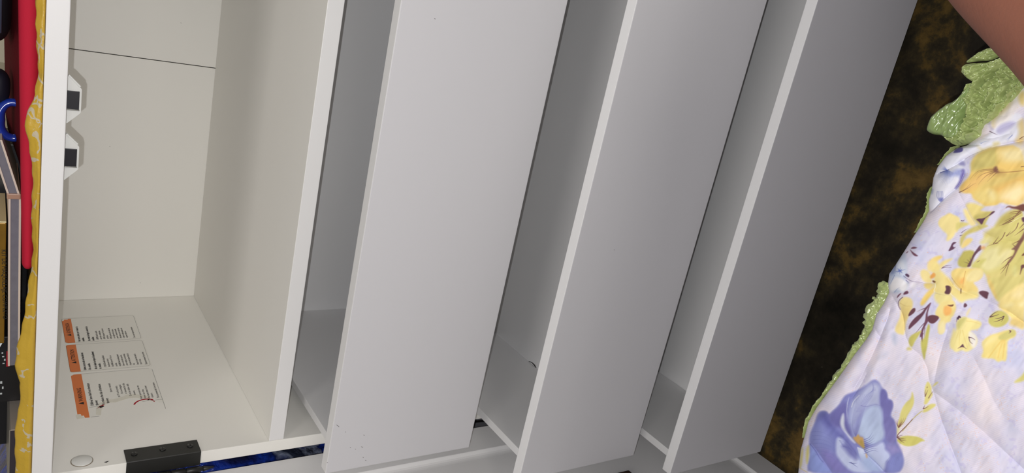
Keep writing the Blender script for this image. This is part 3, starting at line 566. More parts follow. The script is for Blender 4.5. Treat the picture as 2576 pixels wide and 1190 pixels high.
fl(K3,[(950,880),(1100,820),(1300,800),(1560,840),(1560,1050),(1300,1190),(1120,1190),(1000,1020)],(224,206,120),fe=10)
fl(K3,[(950,880),(1000,900),(1060,1060),(1100,1190),(1040,1120),(980,980)],(238,196,116),fe=4,a=.8)
fl(K3,[(1330,1190),(1560,970),(1560,1240),(1330,1240)],(248,222,160),fe=4)
fl(K3,[(1380,760),(1420,760),(1420,900),(1370,900)],(226,222,140),fe=7,a=.8)
fl(K3,[(700,760),(800,660),(960,620),(900,700),(800,770)],(214,204,110),fe=4)
# dark veined stem of the field
fl(K3,[(1560,170),(1500,290),(1450,360),(1400,440),(1330,490),(1400,490),(1380,560),(1330,620),(1270,700),(1290,720),(1330,680),(1390,600),(1450,480),(1500,390),(1560,300)],(134,92,78),fe=2)
for l in ([(1340,600),(1250,650),(1180,720)],[(1300,690),(1220,770),(1160,810)],[(1290,700),(1230,800),(1170,870)],[(1300,720),(1270,800),(1245,910)],[(1400,440),(1360,400),(1350,400)],[(1460,350),(1380,390),(1350,400)],[(1540,160),(1460,220),(1390,270)],[(1540,80),(1500,120),(1460,165)],[(1450,70),(1420,160),(1340,230),(1270,275)],[(1265,275),(1300,240),(1330,200)],[(1240,220),(1200,310),(1110,390),(1000,420),(960,440)],[(1060,395),(1110,330),(1145,275)],[(1090,390),(1140,385)],[(1350,40),(1250,80),(1150,115)],[(1380,0),(1280,50),(1200,90)]): st(K3,l,(124,80,66),2.2,.5,.9)
fl(K2,[(1240,920),(1290,870),(1380,900),(1450,870),(1540,840),(1540,960),(1480,960),(1420,930),(1340,920),(1290,895)],(124,74,66),fe=2); 
for l in ([(1470,960),(1380,1040),(1230,1110)],[(1460,970),(1400,1000),(1310,1000)],[(1460,960),(1350,970),(1290,1000)],[(1480,980),(1340,1080),(1180,1170)],[(1420,1190),(1440,1140)]): st(K2,l,(128,84,62),2.4,.5,.85)
fl(K2,[(1480,1060),(1540,1040),(1540,1130),(1500,1120)],PL,fe=2); fl(K3,[(1490,730),(1560,720),(1560,780),(1520,770),(1470,910),(1490,800)],(120,78,74),fe=1.5); fl(K3,[(1490,590),(1560,520),(1560,580)],(130,84,66),fe=1.5)
st(K2,[(1540,1030),(1440,1060),(1300,1150)],(240,232,196),1.2,.8,.8)
# olive bud with plum stem
fl(K3,[(500,740),(495,660),(560,560),(590,510),(700,495),(770,520),(740,640),(730,700),(660,780),(560,775)],(190,178,84),fe=3)
fl(K3,[(640,750),(700,660),(740,560),(800,480),(850,410),(870,440),(870,490),(820,520),(760,590),(720,680),(700,750),(660,765)],(108,70,84),fe=1.5)
for l in ([(690,690),(640,640)],[(680,710),(590,680)],[(700,670),(690,600)]): st(K3,l,(108,70,80),1.5,.5)
fl(K3,[(860,440),(920,430),(930,470),(870,490)],(232,168,92),fe=4); fl(K3,[(790,690),(855,650),(820,680)],(110,66,80),fe=1)
# --- narcissus 1 (orange eye) and neighbours
fl(K4,[(740,330),(760,250),(850,180),(940,150),(1000,160),(980,200),(900,250),(860,330),(800,420),(750,410)],(238,202,100),fe=3,shade=((244,220,150),2.2))
fl(K4,[(930,320),(1010,230),(1180,190),(1140,230),(1030,310),(960,390)],(236,212,136),fe=3)
fl(K4,[(820,260),(900,240),(960,320),(960,420),(860,450),(790,420)],(240,216,130),fe=4)
fl(K4,[(620,440),(660,380),(740,390),(800,450),(840,600),(740,610),(660,560)],(238,216,140),fe=3)
fl(K4,[(830,440),(960,380),(1080,510),(1180,600),(1240,700),(1250,820),(1150,820),(1000,800),(860,780),(840,640),(860,560)],(236,214,132),fe=4)
fl(K4,[(680,620),(800,600),(860,640),(820,690),(770,720),(710,690)],(236,208,120),fe=3)
fl(K4,[(740,760),(860,660),(880,740),(780,850),(700,960),(650,990),(625,950),(660,870)],(238,202,100),fe=3)
fl(K4,[(850,780),(960,760),(1140,800),(1180,860),(1100,980),(980,1000),(870,900)],(238,220,140),fe=4)
fl(K4,[(1030,760),(1060,720),(1040,650),(1110,650),(1160,700),(1130,760),(1110,800),(1040,790)],(100,62,72),fe=1.5)
fl(K4,[(830,590),(830,560),(890,580),(870,610)],(120,80,52),fe=1.2)
fl(K4,[(785,500),(850,425),(890,470),(860,520),(800,540)],(240,164,76),fe=2)
st(K4,[(880,620),(880,680),(850,730),(870,770)],(250,246,226),1.4,1,.9); st(K4,[(1130,780),(1170,830),(1240,860),(1210,930)],(248,240,220),1.6,1,.8); st(K4,[(1190,640),(1230,690),(1240,740)],(248,240,214),1.2,.8,.7)
st(K4,[(860,770),(960,800),(1120,820)],(170,150,90),.9,.5,.7)
for l in ([(985,362),(1040,320),(1155,310)],[(985,362),(1060,340),(1150,352)]): st(K4,l,(112,78,100),1.5,.6)
fl(K4,[(870,1140),(930,1000),(1000,960),(1180,960),(1210,1080),(1160,1190),(940,1190)],(238,212,124),fe=3); 
fl(K6,[(1130,330),(1200,180),(1280,120),(1454,80),(1500,260),(1410,330),(1400,460),(1330,470),(1300,520),(1300,620),(1250,670),(1190,650),(1190,480),(1240,400)],(240,216,132),fe=3)
fl(K6,[(1200,470),(1300,440),(1310,600),(1240,670),(1190,640)],(240,224,166),fe=4,a=.8)
fl(K4,[(1010,1060),(1030,990),(1110,980),(1160,1040),(1140,1130),(1060,1160),(1020,1130)],(246,178,90),fe=3)
fl(K4,[(1070,970),(1130,975),(1190,960),(1170,1000),(1120,1000)],(128,80,56),fe=1.2)
# narcissus 2 (right)
fl(K3,[(380,860),(440,790),(560,770),(700,780),(880,780),(900,900),(820,980),(730,1000),(820,1100),(820,1180),(650,1190),(520,1110),(430,1010)],(242,212,122),fe=3)
fl(K3,[(600,960),(700,800),(880,790),(900,900),(800,980),(700,1000)],(244,224,152),fe=4)
fl(K3,[(440,980),(520,900),(560,1000),(620,1100),(520,1090)],(236,186,92),fe=6,a=.7)
fl(K3,[(530,1010),(545,960),(610,920),(590,1020),(550,1030)],(246,176,88),fe=4)
st(K3,[(620,830),(590,950),(575,1090)],(206,150,70),1.6,.8,.8); st(K3,[(400,930),(470,1030),(560,1110)],(170,130,80),1.2,.6,.8)
fl(K5,[(90,130),(170,130),(250,200),(500,190),(520,270),(460,310),(330,320),(250,380),(160,300),(110,220)],(240,220,136),fe=4)
fl(K5,[(240,150),(255,155),(250,235),(238,230)],(110,72,50),fe=1)
fl(K5,[(500,210),(570,180),(670,210),(650,260),(640,320),(560,270)],(106,64,80),fe=1.5)
fl(K5,[(280,430),(300,360),(350,405),(310,440)],(106,66,84),fe=1.2)
fl(K5,[(320,520),(400,420),(380,500),(330,580)],(238,218,150),fe=3,a=.8)
# olive bud right & big pale bloom
fl(K5,[(640,0),(760,-20),(1190,-20),(1190,70),(1050,180),(900,280),(810,380),(730,250),(660,80)],(222,206,118),fe=3)
fl(K5,[(640,20),(700,40),(760,200),(790,340),(700,180)],(240,196,104),fe=4,a=.7)
fl(K5,[(800,420),(830,300),(960,200),(1100,100),(1200,50),(1200,780),(1120,740),(1000,600),(860,480)],(246,220,134),fe=4)
fl(K5,[(1000,250),(1200,100),(1200,300),(1060,300)],(250,228,160),fe=8,a=.9); fl(K5,[(860,420),(1000,360),(1040,400),(930,440)],(250,232,160),fe=6,a=.8); fl(K5,[(1090,400),(1200,330),(1200,430)],(252,234,170),fe=6,a=.8)
fl(K5,[(1000,580),(1200,640),(1200,760),(1040,720),(960,690)],(226,196,116),fe=5)
fl(K5,[(650,640),(680,560),(780,480),(880,490),(960,560),(970,640),(880,720),(760,740),(680,700)],(206,196,100),fe=2.5)
for l in ([(680,580),(740,520),(800,495)],[(690,580),(760,560),(820,540)],[(890,570),(870,620),(850,650)],[(890,570),(820,600),(760,605)],[(880,600),(800,640),(735,655)]): st(K5,l,(102,64,72),2.4,.6)
# bell buds
fl(K5,[(190,640),(250,590),(330,580),(420,620),(540,640),(560,700),(500,770),(360,780),(490,880),(490,980),(420,1060),(330,1110),(260,1070),(180,1110),(130,1080),(80,990),(130,850),(180,760)],(244,226,144),fe=3)
fl(K5,[(190,640),(250,590),(330,580),(310,640),(260,720),(210,780),(180,720)],(210,200,116),fe=4)
fl(K5,[(350,780),(470,840),(490,960),(440,1060),(390,1000)],(246,238,226),fe=4)
for l in ([(365,880),(375,950),(425,985)],[(365,885),(410,890),(460,925)]): st(K5,l,(110,70,90),2.6,.8)
fl(K5,[(185,1060),(240,1020),(275,975),(295,1030),(340,1065),(280,1030),(250,1030)],(110,70,84),fe=1)
fl(K5,[(185,600),(215,550),(250,580),(240,600),(220,590),(205,630)],(80,50,70),fe=1); st(K5,[(188,590),(180,660)],(90,60,80),2,.5)
for l in ([(220,780),(170,920),(130,1040)],[(240,780),(220,900),(220,1060)],[(270,780),(300,900),(350,1060)],[(330,640),(430,650),(540,690)]): st(K5,l,(232,204,110),3,1.5,.5)
fl(K5,[(550,950),(680,850),(800,820),(900,780),(1000,770),(1070,800),(1060,880),(950,920),(940,1000),(930,1250),(860,1230),(800,1260),(740,1200),(640,1200),(540,1190),(590,1080)],(242,218,126),fe=3)
fl(K5,[(800,880),(880,820),(1000,760),(1070,780),(1065,860),(960,900),(900,940),(820,920)],(212,200,112),fe=3)
fl(K5,[(955,825),(985,810),(960,775),(1005,785),(985,820)],(112,72,78),fe=1)
fl(K5,[(560,960),(800,830),(780,920),(640,1000),(580,1060)],(244,226,150),fe=5,a=.8)
for l in ([(860,930),(760,1050),(660,1190)],[(880,930),(830,1060),(800,1190)],[(900,930),(890,1060),(870,1200)]): st(K5,l,(238,196,92),5,3,.5)
# --- blue-white cluster at the left edge
fl(K4,[(100,560),(110,460),(180,330),(240,240),(330,120),(390,100),(400,300),(420,480),(380,560),(440,590),(420,700),(340,770),(150,780),(100,640)],(190,200,222),fe=4)
fl(K4,[(110,460),(180,330),(230,300),(210,430),(170,480)],(130,148,196),fe=5,a=.8)
fl(K4,[(240,260),(330,230),(400,300),(380,420),(330,470),(250,440)],(220,224,236),fe=6)
fl(K4,[(180,520),(280,500),(420,600),(420,700),(350,770),(250,700),(150,770),(100,680)],(236,232,234),fe=4)
fl(K4,[(460,640),(520,580),(575,610),(540,690),(480,690)],(236,230,236),fe=4)
for a in range(12): t=a*math.pi/6+.2; st(K4,[(290,405),(290+(40+30*(a%3))*math.cos(t),405+(45+25*(a%2))*math.sin(t))],(96,118,200),2.2,.4,.8)
for l in ([(180,520),(140,600),(120,640)],[(200,480),(160,560)],[(230,250),(200,330),(210,400)],[(200,760),(260,690),(290,690)]): st(K4,l,(110,124,186),1.6,.5,.7)
fl(K4,[(370,470),(400,445),(450,480),(440,515),(410,505)],(92,64,92),fe=1.2); st(K4,[(350,490),(400,530),(480,580),(560,590),(670,600)],(120,104,140),1.8,.6,.8); st(K4,[(390,560),(420,590),(440,610)],(110,100,160),2,.6)
fl(K4,[(235,870),(250,810),(320,765),(290,810)],(110,64,86),fe=1.2); fl(K4,[(340,800),(370,750),(420,735),(440,780),(380,800)],(112,66,88),fe=1.2)
st(K4,[(240,240),(215,330),(205,400)],(100,80,110),2,.8,.6)
# pale bud lower
fl(K6,[(540,120),(600,50),(700,50),(765,100),(770,200),(740,260),(700,360),(650,480),(640,600),(620,680),(570,670),(500,650),(465,590),(510,480),(560,380),(580,260),(545,200)],(238,214,134),fe=3)
fl(K6,[(570,260),(660,200),(760,230),(700,330),(640,440),(590,420)],(236,206,118),fe=6,a=.8)
for l in ([(560,150),(640,200),(740,200)],[(600,300),(640,480),(630,600)]): st(K6,l,(212,180,104),2,1,.6)
st(K6,[(600,50),(530,110),(525,190),(560,255)],(108,70,100),1.8,1.4,.9)
fl(K6,[(690,380),(700,320),(760,240),(810,225),(815,280),(770,330)],(112,66,76),fe=1.2)
st(K6,[(835,290),(880,280)],(200,150,150),1,.5)
fl(K6,[(695,600),(700,520),(800,390),(920,310),(970,230),(1080,120),(1040,200),(990,260),(950,340),(860,450),(760,540)],(110,66,84),fe=1.3)
fl(K6,[(1000,390),(1050,350),(1130,345),(1220,380),(1160,460),(1100,495),(1050,480),(1020,450)],(112,66,78),fe=1.3)
fl(K6,[(980,400),(985,330),(1020,220),(1085,120),(1040,230),(1010,340),(1030,440),(1000,490),(960,560),(935,640),(930,800),(910,800),(910,700),(880,730),(900,620),(960,490)],(118,72,92),fe=1.2)
st(K6,[(985,460),(920,520),(850,610),(770,690)],(118,74,96),2.2,.5); st(K6,[(970,560),(960,650),(965,740)],(118,74,96),2,.5); st(K6,[(980,230),(900,260),(860,280)],(118,74,96),2.2,.6)
fl(K6,[(695,800),(710,710),(800,650),(930,590),(860,700),(800,790),(760,880),(720,870)],(206,196,96),fe=2.2); fl(K6,[(655,930),(690,870),(760,900),(740,940)],(212,200,130),fe=3)
fl(K6,[(960,1120),(905,900),(900,760),(960,740),(990,600),(1030,480),(1060,540),(1030,700),(1010,860),(980,1000)],(200,192,90),fe=2.2)
st(K6,[(940,650),(925,720),(930,800)],(118,74,80),2,.6)
fl(K6,[(430,640),(500,680),(500,800),(470,860),(430,760)],(178,186,208),fe=6,a=.8); fl(K6,[(150,1070),(240,980),(360,950),(330,1040),(220,1110)],(192,194,216),fe=6,a=.6)
fl(K6,[(1370,870),(1440,600),(1454,560),(1500,700),(1454,930)],(240,222,140),fe=4)
# --- sprig right of the blue flower
GY=(218,206,116)
fl(K7,[(440,310),(470,400),(475,500),(430,600),(370,690),(350,750),(300,820),(250,880),(210,870),(250,740),(280,600),(350,490),(430,430)],GY,fe=2)
fl(K7,[(680,160),(740,260),(730,330),(760,370),(690,480),(660,520),(615,520),(640,420),(625,330),(640,240)],GY,fe=2)
fl(K7,[(590,640),(640,560),(720,510),(800,510),(790,550),(700,610),(640,640)],GY,fe=2); fl(K7,[(745,260),(790,190),(845,180),(800,230)],(214,202,124),fe=2)
fl(K7,[(205,1050),(300,990),(440,990),(560,1010),(650,1070),(580,1070),(500,1130),(400,1150),(320,1140),(240,1090)],(208,198,98),fe=2)
fl(K7,[(210,870),(270,880),(250,930),(200,1040),(190,960)],(214,204,130),fe=3,a=.8)
st(K7,[(590,620),(500,690),(400,800),(300,920)],(206,190,120),2.4,2,.9); st(K7,[(450,740),(380,820),(300,900),(230,970),(215,1010)],(120,76,78),1.5,2.4,.95)
for l in ([(240,865),(225,800),(235,740)],[(240,865),(205,800),(205,760)],[(245,865),(260,800),(265,750)],[(245,865),(280,790),(290,730)],[(245,860),(300,780),(320,720)],[(250,860),(320,790),(350,720)]): st(K7,l,(126,78,70),2,.5)
for l in ([(220,1010),(260,990),(300,980)],[(220,1010),(280,1030),(345,1040)],[(220,1015),(290,1060),(355,1065)],[(220,1015),(280,1070),(330,1100)],[(610,585),(625,550),(635,530)],[(610,585),(650,575),(690,545)],[(640,400),(635,340),(650,295)],[(640,400),(660,350),(680,300)],[(690,425),(720,370),(760,320)],[(668,270),(672,250)]): st(K7,l,(118,72,70),2.2,.6)
# --- the large blue flower
B1=(128,130,196);B2=(150,158,214);B3=(186,196,228);B4=(104,100,170)
fl(K8,[(120,810),(140,700),(190,600),(230,470),(280,445),(330,450),(360,490),(400,450),(470,390),(520,300),(560,250),(680,210),(800,140),(900,60),(960,100),(1000,180),(1050,210),(1060,300),(1120,320),(1130,400),(1090,500),(1150,560),(1170,680),(1165,820),(1230,920),(1255,1030),(1240,1130),(1180,1200),(110,1200),(100,1100),(130,1000),(120,900)],B1,fe=3)
fl(K8,[(610,400),(660,300),(760,200),(860,110),(960,120),(980,200),(970,340),(980,390),(900,380),(800,420),(720,520),(690,640),(700,760),(660,760),(620,640),(580,560)],(160,168,212),fe=8,shade=((186,190,222),-1.2))
fl(K8,[(970,200),(1020,180),(1055,240),(1060,310),(1110,320),(1128,380),(1100,460),(1080,520),(1140,560),(1165,660),(1160,800),(1130,840),(1060,820),(1020,740),(1010,560),(990,460),(970,380)],(112,108,178),fe=3,shade=((130,124,188),1.2))
fl(K8,[(720,620),(760,480),(830,400),(920,380),(980,410),(1000,500),(1000,620),(1030,720),(1000,800),(880,860),(800,830),(770,760),(700,740)],(180,194,226),fe=5)
fl(K8,[(800,480),(900,400),(980,440),(960,560),(880,640),(860,580)],(168,180,216),fe=14,a=.8)
fl(K8,[(120,810),(190,600),(230,470),(290,450),(340,480),(380,580),(460,680),(560,760),(620,880),(690,960),(700,1030),(600,1000),(540,860),(450,750),(440,940),(400,900),(250,860)],(122,128,198),fe=5,shade=((98,98,172),0))
fl(K8,[(130,760),(200,640),(300,580),(340,700),(440,780),(440,930),(300,880),(200,850)],(142,150,212),fe=12,a=.7)
fl(K8,[(270,500),(330,480),(350,560),(420,640),(320,620)],(88,86,160),fe=10,a=.8)
fl(K8,[(110,1190),(130,1000),(130,840),(180,900),(260,1020),(360,1120),(420,1190)],(134,148,214),fe=5)
fl(K8,[(260,900),(420,960),(540,1120),(640,1190),(420,1190),(330,1090)],(132,124,196),fe=8,a=.9)
fl(K8,[(445,770),(500,760),(560,830),(620,900),(700,1010),(800,1080),(900,1190),(660,1190),(560,1120),(470,1010),(440,950)],(188,196,232),fe=4)
fl(K8,[(500,860),(580,840),(640,900),(700,1000),(690,1040),(600,980),(540,900)],(108,108,182),fe=6,a=.85)
fl(K8,[(360,540),(370,490),(470,400),(560,320),(580,420),(570,560),(640,760),(560,720),(480,640),(400,620)],(112,108,178),fe=5)
fl(K8,[(490,560),(530,460),(545,520),(540,640),(600,740),(690,840),(640,820),(560,720),(500,640)],(216,220,232),fe=3,a=.9)
fl(K8,[(780,900),(900,870),(1000,810),(1030,860),(1030,910),(1090,950),(1090,1020),(1040,1050),(1030,1130),(1000,1180),(900,1080),(820,1000)],(192,200,236),fe=4)
fl(K8,[(1030,850),(1160,840),(1230,930),(1150,960),(1090,960)],(160,150,212),fe=8,a=.8)
fl(K8,[(1050,1190),(1060,1100),(1120,980),(1220,940),(1255,1040),(1230,1140),(1170,1190)],(132,138,206),fe=5)
fl(K8,[(700,900),(760,900),(860,1000),(1020,1190),(840,1190),(740,1080)],(164,180,222),fe=8)
fl(K8,[(640,760),(680,760),(710,720),(730,760),(770,760),(780,850),(790,900),(740,870),(680,820)],(206,160,92),fe=2.5); fl(K8,[(720,800),(770,800),(790,900),(750,880)],(176,150,72),fe=3,a=.8); fl(K8,[(800,940),(825,990),(810,1020),(795,980)],(196,154,104),fe=2)
for k in range(9): st(K8,[(700+k*22,230+k*4),(690+k*14,360),(640+k*14,520),(640+k*9,680),(680,750)],(112,108,178),.7,1.0,.6)
for k in range(8): st(K8,[(880+k*6,110+k*12),(900-k*12,240),(820-k*12,360),(740-k*8,460)],(120,122,190),.8,.6,.6)
for k in range(8): st(K8,[(780,790+k*24),(840+k*8,790+k*20-20),(880+k*10,700+k*34)],(92,92,162),1.6,.4,.8)
for k in range(7): st(K8,[(150+k*8,700+k*45),(230+k*14,690+k*48),(330+k*18,720+k*50),(420,790+k*50)],(108,112,186),1.1,.5,.6)
for k in range(7): st(K8,[(600-k*4,280+k*12),(570,420+k*6),(560+k*8,560+k*8)],(188,192,224),1.0,.4,.6)
for k in range(8): st(K8,[(700+k*10,880+k*4),(720+k*10,960),(760+k*8,1060-k*8)],(230,232,240),1.4,.4,.8)
for k in range(6): st(K8,[(1040+k*22,1060+k*8),(1100+k*14,980),(1210,950+k*24)],(116,120,190),1,.5,.5)
for k in range(7): st(K8,[(480+k*8,800+k*12),(540+k*10,810+k*14),(600+k*10,870+k*14)],(96,98,172),1.1,.4,.7)
st(K8,[(630,400),(650,330),(720,260)],(226,228,236),1.8,1,.9); st(K8,[(740,380),(800,400),(900,370),(980,380)],(112,108,178),1.1,.6,.8)
st(K8,[(130,840),(190,910),(250,1020),(290,1060)],(84,88,158),1.6,1,.8); st(K8,[(600,1060),(640,1080),(700,1070)],(84,86,152),1.5,.6); st(K8,[(620,1060),(670,1100),(700,1120)],(84,86,152),1.5,.6)
st(K8,[(780,920),(850,1000),(940,1080),(1040,1190)],(112,116,180),1.6,1.2,.7)
# left lower margin print
fl(K8,[(85,900),(120,840),(125,960),(100,1100),(80,1040)],(206,196,122),fe=3); fl(K8,[(0,1130),(20,960),(45,860),(50,960),(30,1120)],(216,202,120),fe=3); st(K8,[(10,1130),(60,1160),(100,1180)],(214,198,140),2.4,1.6,.9)
# lower right margin leaf
fl(KA,[(1775,515),(1850,460),(1880,400),(1900,480),(1830,512)],(216,204,116),fe=3)
lum_=cv@np.array([.3,.59,.11]); cv=lum_[...,None]+.86*(cv-lum_[...,None]); cvl=np.clip(cv,0,255)/255; cvl=np.where(cvl<=.04045,cvl/12.92,((cvl+.055)/1.055)**2.4)
def sample(px,py):
    fx=px-X0-.5; fy=py-Y0-.5
    mir=lambda v,n: np.abs(((v+n)%(2*n))-n)
    fx=np.clip(np.where((px>=X0)&(px<X1),fx,mir(fx,CW)),0,CW-1.001); fy=np.clip(np.where((py>=Y0)&(py<Y1),fy,mir(fy,CH)),0,CH-1.001)
    ix=fx.astype(int); iy=fy.astype(int); a=(fx-ix)[...,None]; b=(fy-iy)[...,None]
    return (cvl[iy,ix]*(1-a)+cvl[iy,ix+1]*a)*(1-b)+(cvl[iy+1,ix]*(1-a)+cvl[iy+1,ix+1]*a)*b
# height field along the cloth
creases=[ # points, depth (m), half width px
 ([(2243,743),(2254,760),(2265,778),(2274,800),(2277,846),(2286,864),(2295,879),(2312,890),(2321,902),(2328,917),(2333,930),(2336,955),(2344,975),(2353,1006),(2366,1051),(2380,1090),(2395,1130),(2420,1195),(2440,1260)],.0016,9),
 ([(2348,984),(2371,1002),(2420,1039),(2500,1110),(2580,1185)],.0018,13),
 ([(2239,780),(2226,820),(2205,870),(2189,903),(2165,950),(2150,975)],.0022,11),
 ([(2201,826),(2207,840),(2216,850)],.0012,7),
 ([(2383,831),(2368,880),(2358,920),(2350,960)],.0014,12),
 ([(2277,694),(2291,708),(2320,711),(2350,712)],.0012,8),
 ([(2336,533),(2345,530),(2365,509),(2384,491),(2409,472),(2425,440)],.0030,9),
 ([(2359,437),(2387,425),(2428,400),(2441,392),(2471,378),(2495,370),(2540,360),(2590,350)],.0030,9),
 ([(2411,484),(2428,518),(2440,545),(2454,567),(2480,590),(2530,610),(2590,600)],.0010,8),
 ([(2385,700),(2400,725),(2467,749),(2504,766),(2515,776),(2534,781),(2560,800),(2590,822)],.0018,10),
 ([(2145,1000),(2155,985),(2170,960),(2180,940)],.0012,8),
 ([(2040,1115),(2060,1140),(2080,1170),(2100,1200)],.0012,9),
 ([(2120,1080),(2160,1120),(2200,1160),(2240,1200)],.0012,10),
 ([(2450,900),(2480,960),(2500,1010),(2520,1040)],.0010,16),
 ([(2400,380),(2440,350),(2500,330),(2570,300)],.0016,12),
 ([(2440,330),(2470,345),(2490,350),(2540,335)],.0014,9)]
ridges=[([(2255,655),(2300,640),(2350,625),(2380,600)],.0012,16),([(2205,800),(2190,850),(2150,920),(2120,970)],.0020,16),([(2235,830),(2215,890),(2190,950)],.0014,12),([(2360,1020),(2420,1075),(2500,1150)],.0014,22),([(2430,800),(2400,860),(2385,930)],.0016,26),([(2440,470),(2500,470),(2580,440)],.0030,34),([(2300,740),(2340,780),(2370,830)],.0014,24)]
def segd(X,Y,p):
    p=chaikin(p,1,False); dd=np.full(X.shape,1e9)
    for (ax,ay),(bx,by) in zip(p[:-1],p[1:]):
        ex,ey=bx-ax,by-ay;t=np.clip(((X-ax)*ex+(Y-ay)*ey)/(ex*ex+ey*ey+1e-9),0,1);dd=np.minimum(dd,(X-ax-t*ex)**2+(Y-ay-t*ey)**2)
    return np.sqrt(dd)
vs=np.r_[np.arange(-1500,60,60),np.arange(60.5,1212,1.0),np.arange(1215,3200,70)]
ss=np.r_[np.linspace(0,1,1),np.arange(1.0,590,1.0),np.arange(600,1000,60)]
VV,SS=np.meshgrid(vs,ss,indexing='ij'); LL=np.interp(VV,[a for a,_ in Ltab],[b for _,b in Ltab])
UU=LL+SS*np.where(SS>560,1,1)
near=(SS<600)
q=np.stack([UU-1288,VV-595,np.full(UU.shape,F)],-1)@R     # world direction = R^T q
fb=near&(VV>55)&(VV<1215)
Hh=np.zeros(UU.shape)
for p,dp,hw in creases: Hh-=np.where(fb,1.35*dp*np.exp(-(segd(UU,VV,p)/hw)),0)
for p,dp,hw in ridges: Hh+=np.where(fb,dp*np.exp(-(segd(UU,VV,p)/hw)**2),0)
def vn(X,Y,sc,seed):
    rg=np.random.default_rng(seed); g=rg.random((256,256)); fx=X/sc+400;fy=Y/sc+400;ix=np.floor(fx).astype(int);iy=np.floor(fy).astype(int);tx_=fx-ix;ty=fy-iy;tx_=tx_*tx_*(3-2*tx_);ty=ty*ty*(3-2*ty)
    G=lambda a,b:g[a%256,b%256]; return (G(iy,ix)*(1-tx_)+G(iy,ix+1)*tx_)*(1-ty)+(G(iy+1,ix)*(1-tx_)+G(iy+1,ix+1)*tx_)*ty-.5
Hh+=.0045*vn(UU,VV,95,21)+.0018*vn(UU+.5*VV,VV-.3*UU,34,22)+.0006*vn(UU*.8+VV*.6,(VV*.8-UU*.6)*.35,9,23)
Hh+=.0030*vn(UU,VV,190,25)
ed=np.clip(SS/46,0,1); Hh-=.013*(1-np.sqrt(1-(1-ed)**2+1e-9))
t=(ZQ+Hh-C[2])/q[...,2]; Pw=C+t[...,None]*q
colr=sample(UU,VV)
# skirt: falls from the silhouette to the floor, on all sides
nr,nc=UU.shape
edge=Pw[:,0].copy(); 
cen=np.array([.42,-.85])
vd=edge[:,:2]-cen; vd/=np.linalg.norm(vd,axis=1)[:,None]
skv=[]
for k,(dz,off) in enumerate(((.006,.0),(.02,-.002),(.06,-.004),(.14,-.003),(.28,-.002),(.4335,0.0))):
    e=edge.copy(); e[:,:2]+=vd*(off+.004*np.sin(np.arange(nr)*.02+k)[:,None]*(k>1)); e[:,2]=np.maximum(edge[:,2]-dz,ZF+.001) if k<5 else ZF+.001; skv.append(e)
SK=np.stack(skv[::-1],1)            # floor ... top
full=np.concatenate([SK,Pw],1); ncf=full.shape[1]
me=meshq('quilt',full.reshape(-1,3),gridf(nr,ncf)[:, ::-1])
ca=me.color_attributes.new('print','FLOAT_COLOR','POINT'); cf=np.ones((nr,ncf,4),np.float32); cf[:,SK.shape[1]:,:3]=colr; cf[:,:SK.shape[1],:3]=colr[:,:1]; ca.data.foreach_set('color',cf.ravel())
m=mat('printed_cotton',(220,215,225),.7,.2,sheen=.0); nt=m.node_tree; at=nt.nodes.new('ShaderNodeAttribute'); at.attribute_name='print'
hs=nt.nodes.new('ShaderNodeMix'); hs.data_type='RGBA'; hs.blend_type='MULTIPLY'; hs.inputs[0].default_value=1; hs.inputs[7].default_value=(1.0,1.0,1.01,1)
nt.links.new(at.outputs['Color'],hs.inputs[6]); nt.links.new(hs.outputs[2],nt.nodes['Principled BSDF'].inputs['Base Color'])
quilt=empty('quilt',(.45,-.7,ZF),'lavender quilt printed with yellow and blue flowers, edged in ruffled green satin','quilt')
o=link('cloth',me,m); P(o,quilt)
